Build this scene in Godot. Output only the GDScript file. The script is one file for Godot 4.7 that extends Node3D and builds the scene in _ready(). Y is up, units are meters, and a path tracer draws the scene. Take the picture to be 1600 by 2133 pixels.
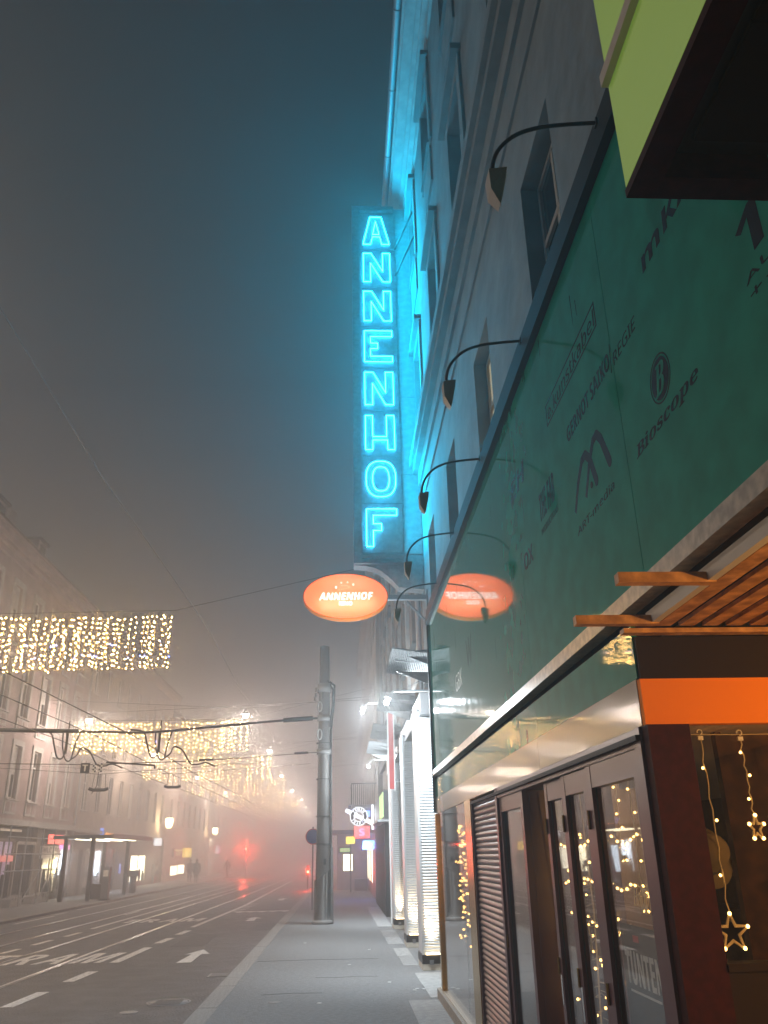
extends Node3D
# A foggy winter night in a shopping street: cinema front on the right, tram tracks and light curtains on the left.

var M := {}
var taken := {}
var rng := RandomNumberGenerator.new()
var boxes := {}

# ---------------------------------------------------------------- helpers
func lin(r: float, g: float, b: float, a := 1.0) -> Color:
	var c := Color(r, g, b).linear_to_srgb()
	c.a = a
	return c

func numbered(n: String) -> String:
	if not taken.has(n):
		taken[n] = 0
		return n
	taken[n] += 1
	return "%s_%03d" % [n, taken[n]]

func tag(o: Node, label: String, category: String, group := "") -> Node:
	o.set_meta("label", label)
	o.set_meta("category", category)
	if group != "":
		o.set_meta("group", group)
	return o

func thing(called: String, label: String, category: String, at: Vector3, group := "") -> Node3D:
	var o := Node3D.new()
	o.name = numbered(called)
	add_child(o)
	o.position = at
	tag(o, label, category, group)
	return o

func structure(called: String, at := Vector3.ZERO) -> Node3D:
	var o := Node3D.new()
	o.name = numbered(called)
	add_child(o)
	o.position = at
	o.set_meta("kind", "structure")
	return o

func node(parent: Node3D, called: String, at: Vector3) -> Node3D:
	var o := Node3D.new()
	o.name = called
	parent.add_child(o, true)
	o.position = at - gp(parent)
	return o

func gp(n: Node) -> Vector3:
	var p := Vector3.ZERO
	while n != self and n is Node3D:
		p += n.position
		n = n.get_parent()
	return p

func mi(parent: Node3D, called: String, mesh: Mesh, mat: Material, at := Vector3.ZERO) -> MeshInstance3D:
	var o := MeshInstance3D.new()
	o.name = called
	o.mesh = mesh
	if mat:
		o.material_override = null
		for i in mesh.get_surface_count():
			o.set_surface_override_material(i, mat)
	parent.add_child(o, true)
	o.position = at - gp(parent)
	return o

func box_mesh(s: Vector3) -> BoxMesh:
	if not boxes.has(s):
		var b := BoxMesh.new()
		b.size = s
		boxes[s] = b
	return boxes[s]

func bx(parent: Node3D, called: String, x0: float, x1: float, y0: float, y1: float, z0: float, z1: float, mat: Material) -> MeshInstance3D:
	var s := Vector3(absf(x1 - x0), absf(y1 - y0), absf(z1 - z0)).snapped(Vector3.ONE * 0.0005)
	return mi(parent, called, box_mesh(s), mat, Vector3(x0 + x1, y0 + y1, z0 + z1) / 2)

func tool() -> SurfaceTool:
	var st := SurfaceTool.new()
	st.begin(Mesh.PRIMITIVE_TRIANGLES)
	st.set_smooth_group(-1)
	return st

func done(st: SurfaceTool) -> ArrayMesh:
	st.generate_normals()
	return st.commit()

func tri(st: SurfaceTool, a: Vector3, b: Vector3, c: Vector3) -> void:
	st.add_vertex(a); st.add_vertex(c); st.add_vertex(b)   # given counter-clockwise from outside

func quad(st: SurfaceTool, a: Vector3, b: Vector3, c: Vector3, d: Vector3) -> void:
	tri(st, a, b, c); tri(st, a, c, d)

func add_box(st: SurfaceTool, lo: Vector3, hi: Vector3) -> void:
	var v := []
	for i in 8:
		v.append(Vector3(hi.x if i & 1 else lo.x, hi.y if i & 2 else lo.y, hi.z if i & 4 else lo.z))
	quad(st, v[4], v[5], v[7], v[6]); quad(st, v[1], v[0], v[2], v[3])
	quad(st, v[5], v[1], v[3], v[7]); quad(st, v[0], v[4], v[6], v[2])
	quad(st, v[6], v[7], v[3], v[2]); quad(st, v[0], v[1], v[5], v[4])

func tube(st: SurfaceTool, pts: Array, r: float, seg := 6, closed := false) -> void:
	var n := pts.size()
	var rings := []
	var up := Vector3(0.13, 0.21, 0.97).normalized()
	for i in n:
		var p: Vector3 = pts[i]
		var before: Vector3 = pts[(i - 1 + n) % n] if closed or i > 0 else p
		var after: Vector3 = pts[(i + 1) % n] if closed or i < n - 1 else p
		var d1: Vector3 = (p - before).normalized() if before != p else (after - p).normalized()
		var d2: Vector3 = (after - p).normalized() if after != p else d1
		var t: Vector3 = (d1 + d2).normalized()
		var widen: float = 1.0 / maxf(0.55, t.dot(d2))
		var a: Vector3 = up.cross(t)
		if a.length() < 0.05:
			a = Vector3(1, 0, 0).cross(t)
		a = a.normalized()
		var b: Vector3 = t.cross(a).normalized()
		up = b.cross(a) if false else up
		var ring := []
		for k in seg:
			var an := TAU * k / seg
			ring.append(p + (a * cos(an) + b * sin(an)) * r * lerpf(1.0, widen, 0.6))
		rings.append(ring)
	var m := n if closed else n - 1
	st.set_smooth_group(0)
	for i in m:
		var r0: Array = rings[i]
		var r1: Array = rings[(i + 1) % n]
		for k in seg:
			var k2 := (k + 1) % seg
			quad(st, r0[k], r0[k2], r1[k2], r1[k])
	st.set_smooth_group(-1)
	if not closed:
		for k in range(1, seg - 1):
			tri(st, rings[0][0], rings[0][k + 1], rings[0][k])
			tri(st, rings[n - 1][0], rings[n - 1][k], rings[n - 1][k + 1])

func smooth(pts: Array, n := 4) -> Array:
	var out := []
	for i in pts.size() - 1:
		var a: Vector3 = pts[maxi(i - 1, 0)]
		var b: Vector3 = pts[i]
		var c: Vector3 = pts[i + 1]
		var d: Vector3 = pts[mini(i + 2, pts.size() - 1)]
		for k in n:
			out.append(b.cubic_interpolate(c, a, d, float(k) / n))
	out.append(pts[-1])
	return out

func tube_mesh(pts: Array, r: float, seg := 6, closed := false) -> ArrayMesh:
	var st := tool()
	tube(st, pts, r, seg, closed)
	return done(st)

# a polygon in a plane, pushed out: p = o + u * x + v * y, thick along n
func slab(st: SurfaceTool, poly: PackedVector2Array, o: Vector3, u: Vector3, v: Vector3, thick: float) -> void:
	var n := u.cross(v).normalized()
	if Geometry2D.is_polygon_clockwise(poly):
		poly.reverse()
	var idx := Geometry2D.triangulate_polygon(poly)
	for i in range(0, idx.size(), 3):
		var q := [poly[idx[i]], poly[idx[i + 1]], poly[idx[i + 2]]]
		if (q[1] - q[0]).cross(q[2] - q[0]) < 0:
			q = [q[0], q[2], q[1]]
		tri(st, o + u * q[0].x + v * q[0].y, o + u * q[1].x + v * q[1].y, o + u * q[2].x + v * q[2].y)
		tri(st, o + u * q[0].x + v * q[0].y - n * thick, o + u * q[2].x + v * q[2].y - n * thick, o + u * q[1].x + v * q[1].y - n * thick)
	for i in poly.size():
		var a: Vector2 = poly[i]
		var b: Vector2 = poly[(i + 1) % poly.size()]
		var A := o + u * a.x + v * a.y
		var B := o + u * b.x + v * b.y
		quad(st, A - n * thick, B - n * thick, B, A)

func slab_mesh(poly: Array, o: Vector3, u: Vector3, v: Vector3, thick: float) -> ArrayMesh:
	var st := tool()
	slab(st, PackedVector2Array(poly), o, u, v, thick)
	return done(st)

func lathe_mesh(prof: Array, seg := 16) -> ArrayMesh:   # profile of Vector2(radius, height), from low to high
	var st := tool()
	st.set_smooth_group(0)
	for i in prof.size() - 1:
		var p: Vector2 = prof[i]
		var q: Vector2 = prof[i + 1]
		for k in seg:
			var a := TAU * k / seg
			var b := TAU * (k + 1) / seg
			var A := Vector3(cos(a) * p.x, p.y, -sin(a) * p.x)
			var B := Vector3(cos(b) * p.x, p.y, -sin(b) * p.x)
			var C := Vector3(cos(b) * q.x, q.y, -sin(b) * q.x)
			var D := Vector3(cos(a) * q.x, q.y, -sin(a) * q.x)
			if p.x > 0.0001: tri(st, A, B, C)
			if q.x > 0.0001: tri(st, A, C, D)
	return done(st)

func ball(r: float, seg := 10) -> SphereMesh:
	var s := SphereMesh.new()
	s.radius = r
	s.height = 2 * r
	s.radial_segments = seg
	s.rings = seg / 2
	return s

# the front of a building with openings: plane at x, facing side (-1 or 1), openings [z_centre, width, y_bottom, height]
func facade(parent: Node3D, called: String, x: float, side: float, z0: float, z1: float, y0: float, y1: float, holes: Array, depth: float, mat: Material) -> MeshInstance3D:
	var zs := [z0, z1]
	var ys := [y0, y1]
	for h in holes:
		zs.append(h[0] - h[1] / 2); zs.append(h[0] + h[1] / 2)
		ys.append(h[2]); ys.append(h[2] + h[3])
	zs.sort(); ys.sort()
	var st := tool()
	for i in zs.size() - 1:
		for j in ys.size() - 1:
			var za: float = zs[i]; var zb: float = zs[i + 1]; var ya: float = ys[j]; var yb: float = ys[j + 1]
			if zb - za < 0.0005 or yb - ya < 0.0005 or zb > maxf(z0, z1) + 0.001 or za < minf(z0, z1) - 0.001:
				continue
			var inside := false
			for h in holes:
				if absf((za + zb) / 2 - h[0]) < h[1] / 2 and (ya + yb) / 2 > h[2] and (ya + yb) / 2 < h[2] + h[3]:
					inside = true
			if inside:
				continue
			if side < 0: quad(st, Vector3(x, ya, za), Vector3(x, ya, zb), Vector3(x, yb, zb), Vector3(x, yb, za))
			else: quad(st, Vector3(x, ya, zb), Vector3(x, ya, za), Vector3(x, yb, za), Vector3(x, yb, zb))
	var b := x - side * depth
	for h in holes:
		var za: float = h[0] - h[1] / 2; var zb: float = h[0] + h[1] / 2; var ya: float = h[2]; var yb: float = h[2] + h[3]
		quad(st, Vector3(x, ya, za), Vector3(x, yb, za), Vector3(b, yb, za), Vector3(b, ya, za))
		quad(st, Vector3(x, ya, zb), Vector3(b, ya, zb), Vector3(b, yb, zb), Vector3(x, yb, zb))
		quad(st, Vector3(x, ya, za), Vector3(b, ya, za), Vector3(b, ya, zb), Vector3(x, ya, zb))
		quad(st, Vector3(x, yb, za), Vector3(x, yb, zb), Vector3(b, yb, zb), Vector3(b, yb, za))
	# the ends and the back, so that the wall has thickness
	var back := x - side * (depth + 0.02)
	quad(st, Vector3(back, y0, z0), Vector3(back, y0, z1), Vector3(back, y1, z1), Vector3(back, y1, z0))
	quad(st, Vector3(x, y1, z0), Vector3(x, y1, z1), Vector3(back, y1, z1), Vector3(back, y1, z0))
	for z in [z0, z1]:
		quad(st, Vector3(x, y0, z), Vector3(back, y0, z), Vector3(back, y1, z), Vector3(x, y1, z))
	var mesh := done(st)
	var o := mi(parent, called, mesh, mat, Vector3.ZERO)
	return o

# a window set into an opening of a facade: frame bars and panes
func window(parent: Node3D, x: float, side: float, zc: float, w: float, yb: float, h: float, depth: float, frame: Material, glass: Material, split := 2, transom := 0.68) -> Node3D:
	var wn := node(parent, "window", Vector3(x, yb, zc))
	var xf := x - side * (depth - 0.05)
	var xb := x - side * (depth - 0.005)
	var st := tool()
	var t := 0.055
	var at := Vector3(x, yb, zc)
	var z0 := zc - w / 2; var z1 := zc + w / 2; var y1 := yb + h
	var xa := minf(xf, xb); var xz := maxf(xf, xb)
	add_box(st, Vector3(xa, yb, z0) - at, Vector3(xz, y1, z0 + t) - at)
	add_box(st, Vector3(xa, yb, z1 - t) - at, Vector3(xz, y1, z1) - at)
	add_box(st, Vector3(xa, yb, z0 + t) - at, Vector3(xz, yb + t, z1 - t) - at)
	add_box(st, Vector3(xa, y1 - t, z0 + t) - at, Vector3(xz, y1, z1 - t) - at)
	var yt := yb + h * transom
	add_box(st, Vector3(xa, yt - t * 0.6, z0 + t) - at, Vector3(xz, yt + t * 0.6, z1 - t) - at)
	for k in range(1, split):
		var zz := lerpf(z0, z1, float(k) / split)
		add_box(st, Vector3(xa + 0.003, yb + t, zz - t * 0.7) - at, Vector3(xz - 0.003, yt - t * 0.6, zz + t * 0.7) - at)
		add_box(st, Vector3(xa + 0.003, yt + t * 0.6, zz - t * 0.5) - at, Vector3(xz - 0.003, y1 - t, zz + t * 0.5) - at)
	mi(wn, "frame", done(st), frame, at)
	for k in split:
		var za := lerpf(z0, z1, float(k) / split) + 0.03
		var zb := lerpf(z0, z1, float(k + 1) / split) - 0.03
		bx(wn, "pane", x - side * (depth - 0.018), x - side * (depth - 0.012), yb + 0.04, yt - 0.02, za, zb, glass)
		bx(wn, "pane", x - side * (depth - 0.018), x - side * (depth - 0.012), yt + 0.02, y1 - 0.04, za, zb, glass)
	return wn

var fonts := {}
func font(kind: String, weight := 400, slant := false) -> SystemFont:
	var key := [kind, weight, slant]
	if not fonts.has(key):
		var f := SystemFont.new()
		f.font_names = PackedStringArray([kind])
		f.font_weight = weight
		f.font_italic = slant
		fonts[key] = f
	return fonts[key]

# lettering of a given height of capitals and width, thick in metres; returns a mesh centred on its middle
func letters(text: String, height: float, width: float, thick := 0.004, kind := "Droid Sans", weight := 700, shear := 0.0) -> ArrayMesh:
	var t := TextMesh.new()
	t.text = text
	t.font = font(kind, weight)
	t.font_size = 64
	t.pixel_size = 0.01
	t.depth = 0.1
	t.curve_step = 3.0
	var src := t.get_mesh_arrays()
	var v: PackedVector3Array = src[Mesh.ARRAY_VERTEX]
	var ix: PackedInt32Array = src[Mesh.ARRAY_INDEX]
	var box := AABB(v[0], Vector3.ZERO)
	for p in v:
		box = box.expand(p)
	var c := box.get_center()
	for i in v.size():
		var p := v[i] - c
		p = Vector3(p.x / box.size.x * width, p.y / box.size.y * height, p.z / box.size.z * thick)
		p.x += p.y * shear
		v[i] = p
	var a := []
	a.resize(Mesh.ARRAY_MAX)
	a[Mesh.ARRAY_VERTEX] = v
	a[Mesh.ARRAY_NORMAL] = src[Mesh.ARRAY_NORMAL]
	a[Mesh.ARRAY_INDEX] = ix
	var m := ArrayMesh.new()
	m.add_surface_from_arrays(Mesh.PRIMITIVE_TRIANGLES, a)
	return m

# writing on a wall at x that faces the street (side -1: right of the street); from z_far to z_near
func print_on(parent: Node3D, called: String, text: String, x: float, y: float, zc: float, h: float, w: float, mat: Material, side := -1.0, kind := "Droid Sans", weight := 700, shear := 0.0, thick := 0.0012) -> MeshInstance3D:
	var o := mi(parent, called, letters(text, h, w, thick, kind, weight, shear), mat, Vector3(x + side * thick * 0.5, y, zc))
	o.rotation.y = -PI / 2 if side < 0 else PI / 2
	return o

func noise_tex(sd: int, freq: float, a: Color, b: Color, size := 512, octaves := 5, normal := false, mid := 0.5) -> NoiseTexture2D:
	var n := FastNoiseLite.new()
	n.seed = sd
	n.frequency = freq
	n.fractal_octaves = octaves
	var t := NoiseTexture2D.new()
	t.width = size
	t.height = size
	t.seamless = true
	t.noise = n
	if normal:
		t.as_normal_map = true
		t.bump_strength = 6.0
	else:
		var g := Gradient.new()
		g.offsets = PackedFloat32Array([clampf(mid - 0.32, 0, 1), clampf(mid + 0.32, 0, 1)])
		g.colors = PackedColorArray([a, b])
		t.color_ramp = g
	return t

func mat(called: String, c: Color, rough := 0.8, metal := 0.0, tex: Texture2D = null, scale := 1.0) -> StandardMaterial3D:
	var m := StandardMaterial3D.new()
	m.resource_name = called
	m.albedo_color = c
	m.roughness = rough
	m.metallic = metal
	if tex:
		m.albedo_texture = tex
		m.uv1_triplanar = true
		m.uv1_world_triplanar = true
		m.uv1_scale = Vector3.ONE * scale
	M[called] = m
	return m

func glow(called: String, c: Color, energy: float, base := Color(0.8, 0.8, 0.8)) -> StandardMaterial3D:
	var m := StandardMaterial3D.new()
	m.resource_name = called
	m.albedo_color = base
	m.roughness = 0.5
	m.emission_enabled = true
	m.emission = c
	m.emission_energy_multiplier = energy
	M[called] = m
	return m

func omni(parent: Node3D, at: Vector3, c: Color, energy: float, size := 0.08) -> void:
	var l := OmniLight3D.new()
	l.name = "light"
	l.light_color = c
	l.light_energy = energy
	l.light_size = size
	l.omni_range = 60.0
	l.omni_attenuation = 2.0
	l.shadow_enabled = true
	parent.add_child(l, true)
	l.position = at - gp(parent)

func area(parent: Node3D, at: Vector3, towards: Vector3, w: float, h: float, c: Color, energy: float) -> void:
	var l := AreaLight3D.new()
	l.name = "light"
	l.light_color = c
	l.light_energy = energy
	l.area_size = Vector2(w, h)
	l.area_range = 40.0
	l.shadow_enabled = true
	parent.add_child(l, true)
	l.position = at - gp(parent)
	l.basis = Basis.looking_at(towards, Vector3.UP if absf(towards.normalized().y) < 0.9 else Vector3.FORWARD)

func spot(parent: Node3D, at: Vector3, towards: Vector3, angle: float, c: Color, energy: float, size := 0.06) -> void:
	var l := SpotLight3D.new()
	l.name = "light"
	l.light_color = c
	l.light_energy = energy
	l.light_size = size
	l.spot_angle = angle
	l.spot_angle_attenuation = 1.0
	l.spot_range = 40.0
	l.shadow_enabled = true
	parent.add_child(l, true)
	l.position = at - gp(parent)
	l.basis = Basis.looking_at(towards, Vector3.UP if absf(towards.normalized().y) < 0.9 else Vector3.FORWARD)

# ---------------------------------------------------------------- camera, air, light
func look_and_air() -> void:
	var cam := Camera3D.new()
	cam.name = "camera"
	add_child(cam)
	cam.position = Vector3(0, 1.9, 0)
	cam.basis = Basis(Vector3.UP, deg_to_rad(-3.1829)) * Basis(Vector3.RIGHT, deg_to_rad(22.6346)) * Basis(Vector3(0, 0, 1), deg_to_rad(-1.2464))
	cam.fov = 64.06
	cam.near = 0.05
	cam.far = 600.0
	cam.current = true
	var sky := ProceduralSkyMaterial.new()
	sky.sky_top_color = lin(0.013, 0.017, 0.020)
	sky.sky_horizon_color = lin(0.055, 0.046, 0.043)
	sky.sky_curve = 0.25
	sky.ground_bottom_color = lin(0.02, 0.018, 0.018)
	sky.ground_horizon_color = lin(0.055, 0.046, 0.043)
	var e := Environment.new()
	e.background_mode = Environment.BG_SKY
	e.sky = Sky.new()
	e.sky.sky_material = sky
	e.tonemap_mode = Environment.TONE_MAPPER_LINEAR
	e.tonemap_exposure = 1.0
	e.volumetric_fog_enabled = true
	e.volumetric_fog_density = 0.0095
	e.volumetric_fog_albedo = lin(0.95, 0.95, 0.95)
	e.volumetric_fog_anisotropy = 0.55
	e.sdfgi_enabled = true
	e.ssao_enabled = true
	e.ssil_enabled = true
	var w := WorldEnvironment.new()
	w.name = "environment"
	w.environment = e
	add_child(w)
	# the fog thickens further down the street
	var f := FogVolume.new()
	f.name = "mist"
	f.size = Vector3(110, 22, 190)
	f.material = FogMaterial.new()
	f.material.density = 0.017
	f.material.albedo = lin(0.95, 0.95, 0.95)
	f.set_meta("kind", "stuff")
	add_child(f)
	f.position = Vector3(-6, 10.5, -127)

func materials() -> void:
	var t1 := noise_tex(1, 0.012, Color(0.86, 0.86, 0.87), Color(1, 1, 1), 1024, 7)
	var t2 := noise_tex(2, 0.05, Color(0.78, 0.77, 0.76), Color(1, 1, 1), 512, 5)
	var t3 := noise_tex(3, 0.006, Color(0.82, 0.81, 0.80), Color(1, 1, 1), 1024, 7)
	var grit := noise_tex(4, 0.18, Color.BLACK, Color.WHITE, 512, 3, true)
	var fine := noise_tex(5, 0.06, Color.BLACK, Color.WHITE, 512, 5, true)
	var asphalt := mat("asphalt", lin(0.092, 0.086, 0.088), 0.66, 0.0, t3, 0.22)
	asphalt.normal_enabled = true; asphalt.normal_texture = grit; asphalt.normal_scale = 0.5
	var sidewalk := mat("sidewalk_asphalt", lin(0.20, 0.202, 0.205), 0.9, 0.0, noise_tex(12, 0.03, Color(0.88, 0.88, 0.88), Color(1, 1, 1), 1024, 6), 0.33)
	sidewalk.normal_enabled = true; sidewalk.normal_texture = grit; sidewalk.normal_scale = 0.25
	mat("asphalt_patch", lin(0.056, 0.052, 0.054), 0.7, 0.0, t2, 0.4)
	mat("walk_patch", lin(0.155, 0.157, 0.16), 0.9, 0.0, t2, 0.5)
	var kerb := mat("granite_kerb", lin(0.30, 0.29, 0.28), 0.75, 0.0, t2, 0.9)
	kerb.normal_enabled = true; kerb.normal_texture = grit; kerb.normal_scale = 0.4
	mat("slab_light", lin(0.36, 0.36, 0.35), 0.75, 0.0, t1, 0.6)
	mat("slab_mid", lin(0.30, 0.30, 0.295), 0.75, 0.0, t1, 0.7)
	mat("paint", lin(0.72, 0.70, 0.68), 0.75, 0.0, t2, 0.5)
	mat("rail_steel", lin(0.42, 0.42, 0.43), 0.28, 1.0)
	mat("cast_iron", lin(0.20, 0.19, 0.185), 0.55, 0.2)
	var pl := mat("plaster_grey", lin(0.185, 0.197, 0.193), 0.85, 0.0, t1, 0.1)
	pl.normal_enabled = true; pl.normal_texture = fine; pl.normal_scale = 0.06
	mat("plaster_trim", lin(0.18, 0.192, 0.188), 0.85, 0.0, t1, 0.13)
	mat("plaster_pale", lin(0.42, 0.41, 0.39), 0.85, 0.0, t1, 0.2)
	mat("plaster_mauve", lin(0.34, 0.255, 0.25), 0.85, 0.0, t3, 0.12)
	mat("plaster_sand", lin(0.40, 0.345, 0.29), 0.85, 0.0, t3, 0.12)
	mat("plaster_brown", lin(0.25, 0.20, 0.17), 0.85, 0.0, t3, 0.12)
	mat("roof_tile", lin(0.09, 0.07, 0.065), 0.8, 0.0, t2, 0.4)
	mat("dark_metal", lin(0.02, 0.02, 0.022), 0.45, 0.3)
	mat("black_rail", lin(0.008, 0.008, 0.009), 0.6).metallic_specular = 0.25
	mat("grey_metal", lin(0.22, 0.22, 0.225), 0.45, 0.5)
	mat("lamp_shell", lin(0.38, 0.34, 0.29), 0.5, 0.1)
	mat("zinc", lin(0.28, 0.29, 0.30), 0.5, 0.5)
	mat("galvanised", lin(0.42, 0.43, 0.43), 0.6, 0.15, t1, 0.6)
	var steel := mat("brushed_steel", lin(0.62, 0.62, 0.61), 0.2, 1.0)
	steel.anisotropy_enabled = false
	mat("aluminium", lin(0.62, 0.64, 0.65), 0.42, 0.55)
	mat("sign_metal", lin(0.20, 0.22, 0.22), 0.6, 0.15, t1, 0.5)
	var green := mat("green_panel", lin(0.020, 0.29, 0.205), 0.06)
	green.albedo_texture = noise_tex(7, 0.02, Color(0.9, 0.9, 0.9), Color(1, 1, 1), 512, 5)
	green.uv1_triplanar = true; green.uv1_world_triplanar = true; green.uv1_scale = Vector3.ONE * 0.35
	green.roughness_texture = noise_tex(8, 0.02, Color(0.55, 0.55, 0.55), Color(1, 1, 1), 512, 6)
	green.metallic_specular = 0.42
	mat("print_black", lin(0.006, 0.005, 0.009), 0.12)
	var beige := mat("beige_band", lin(0.46, 0.39, 0.29), 0.08)
	beige.normal_enabled = true; beige.normal_texture = noise_tex(9, 0.006, Color.BLACK, Color.WHITE, 512, 3, true); beige.uv1_triplanar = true; beige.uv1_world_triplanar = true; beige.uv1_scale = Vector3.ONE * 0.25; beige.normal_scale = 0.03
	mat("beige_strip", lin(0.52, 0.42, 0.28), 0.3, 0.0, t2, 0.5)
	mat("orange_paint", lin(0.85, 0.23, 0.006), 0.65).metallic_specular = 0.3
	mat("brown_paint", lin(0.020, 0.012, 0.010), 0.6).metallic_specular = 0.2
	mat("slat_wood", lin(0.66, 0.33, 0.12), 0.6, 0.0, noise_tex(10, 0.02, Color(0.7, 0.66, 0.6), Color(1, 1, 1), 512, 4), 0.8)
	mat("near_black", lin(0.012, 0.012, 0.013), 0.7)  # one near-black tone for soffit, cladding frame and light box recess
	mat("white_trim", lin(0.55, 0.50, 0.42), 0.6)
	mat("oxblood", lin(0.045, 0.005, 0.008), 0.6, 0.0, t2, 0.6).metallic_specular = 0.2
	mat("plum_frame", lin(0.085, 0.024, 0.032), 0.35)
	mat("bronze", lin(0.45, 0.28, 0.07), 0.25, 0.9)
	mat("shutter", lin(0.16, 0.10, 0.10), 0.4, 0.3)
	mat("interior_plaster", lin(0.36, 0.32, 0.28), 0.85)
	mat("interior_wood", lin(0.045, 0.017, 0.006), 0.65, 0.0, noise_tex(14, 0.03, Color(0.6, 0.56, 0.52), Color(1, 1, 1), 512, 5), 0.7).metallic_specular = 0.15
	mat("interior_floor", lin(0.05, 0.035, 0.03), 0.4)
	mat("stone_base", lin(0.33, 0.29, 0.24), 0.6, 0.0, t1, 0.8)
	mat("window_frame", lin(0.33, 0.31, 0.27), 0.6)
	mat("window_white", lin(0.62, 0.60, 0.57), 0.6)
	mat("night_glass", lin(0.012, 0.013, 0.016), 0.06)
	mat("pole_paint", lin(0.15, 0.14, 0.135), 0.6, 0.2, t2, 0.8)
	mat("rubber", lin(0.02, 0.02, 0.02), 0.7)
	mat("cable", lin(0.03, 0.028, 0.028), 0.6)
	mat("clear_wire", lin(0.55, 0.45, 0.28), 0.5)
	mat("white_plastic", lin(0.7, 0.68, 0.62), 0.5)
	mat("red_paint", lin(0.45, 0.03, 0.025), 0.4)
	mat("blue_paint", lin(0.02, 0.045, 0.20), 0.4)
	mat("navy", lin(0.015, 0.02, 0.05), 0.5)
	mat("white_paint", lin(0.75, 0.75, 0.74), 0.5)
	mat("coat_dark", lin(0.03, 0.03, 0.035), 0.9)
	mat("poster_black", lin(0.014, 0.014, 0.014), 0.6)
	mat("poster_grey", lin(0.60, 0.62, 0.58), 0.6)
	mat("felt", lin(0.13, 0.10, 0.055), 0.9).metallic_specular = 0.1
	mat("soil_white", lin(0.45, 0.44, 0.42), 0.8, 0.0, t2, 0.8)
	var gl := mat("glass", Color(0.2, 0.2, 0.2, 0.02), 0.02)
	gl.transparency = BaseMaterial3D.TRANSPARENCY_ALPHA
	gl.metallic_specular = 0.5
	var red := mat("red_glass", Color(0.75, 0.06, 0.05, 0.6), 0.1)
	red.transparency = BaseMaterial3D.TRANSPARENCY_ALPHA
	# things that shine
	glow("neon", lin(0.012, 0.52, 1.0), 55.0)
	glow("bulb_warm", lin(1.0, 0.58, 0.16), 260.0)
	glow("bulb_blue", lin(0.12, 0.2, 1.0), 40.0)
	glow("bulb_gold", lin(1.0, 0.56, 0.15), 9.0)
	glow("lamp_white", lin(1.0, 0.86, 0.60), 30.0)
	glow("lamp_cool", lin(0.86, 0.95, 1.0), 40.0)
	glow("lamp_yellow", lin(1.0, 0.80, 0.35), 6.0)
	glow("lamp_amber", lin(1.0, 0.62, 0.1), 3.0)
	glow("lamp_orange", lin(1.0, 0.45, 0.12), 10.0)
	glow("foot_lamp", lin(1.0, 0.72, 0.38), 8.0)
	glow("tube_in_sign", lin(1.0, 0.74, 0.42), 9.0)
	var face := glow("sign_orange", lin(1.0, 0.160, 0.002), 1.05, lin(0.95, 0.25, 0.03))
	face.backlight_enabled = true
	face.backlight = Color(1, 1, 1)
	glow("sign_letters", lin(1.0, 0.95, 0.86), 2.2)
	glow("lightbox_green", lin(0.26, 0.42, 0.075), 0.34, lin(0.3, 0.42, 0.1))
	glow("signal_red", lin(1.0, 0.06, 0.03), 60.0)
	glow("sign_red", lin(1.0, 0.04, 0.02), 3.2)
	glow("sign_amber", lin(1.0, 0.28, 0.005), 4.5)
	glow("sign_yellow", lin(1.0, 0.70, 0.0), 2.6)
	glow("sign_lime", lin(0.45, 0.85, 0.15), 0.9)
	glow("sign_green", lin(0.0, 0.75, 0.12), 1.5)
	glow("sign_blue", lin(0.0, 0.20, 1.0), 1.8)
	glow("sign_white", lin(0.92, 0.95, 1.0), 2.5)
	glow("sign_pink", lin(1.0, 0.25, 0.65), 2.0)
	glow("window_cool", lin(0.70, 0.85, 1.0), 8.0)
	glow("window_warm", lin(1.0, 0.90, 0.60), 8.0)
	glow("window_dim", lin(1.0, 0.75, 0.45), 0.28)
	glow("window_room", lin(0.80, 0.66, 0.33), 0.32)
	glow("window_red", lin(1.0, 0.10, 0.06), 0.8)
	glow("window_violet", lin(0.55, 0.35, 0.75), 0.25)

func _ready() -> void:
	rng.seed = 7
	look_and_air()
	materials()
	ground()
	cinema()
	shop_row_right()
	left_row()
	overhead()
	signs()
	lamps()
	window_things()
	street_things()

# ---------------------------------------------------------------- ground
func flat(parent: Node3D, called: String, pts: Array, y: float, m: Material, thick := 0.006) -> void:
	var poly := []
	for p in pts:
		poly.append(Vector2(p.x, p.y))
	# polygon given as (x, z); u = x, v = -z so that the normal points up
	var q := []
	for p in poly:
		q.append(Vector2(p.x, -p.y))
	var c := Vector3(pts[0].x, y, pts[0].y)
	var st := tool()
	slab(st, PackedVector2Array(q), -c + Vector3(0, y, 0), Vector3(1, 0, 0), Vector3(0, 0, -1), thick)
	mi(parent, called, done(st), m, c)

func skew(z: float) -> float:      # tracks and lane lines run a little askew of the kerb
	return 0.0165 * (absf(z) - 20.0) if absf(z) < 50.0 else 0.495 + 0.004 * (absf(z) - 50.0)

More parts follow.
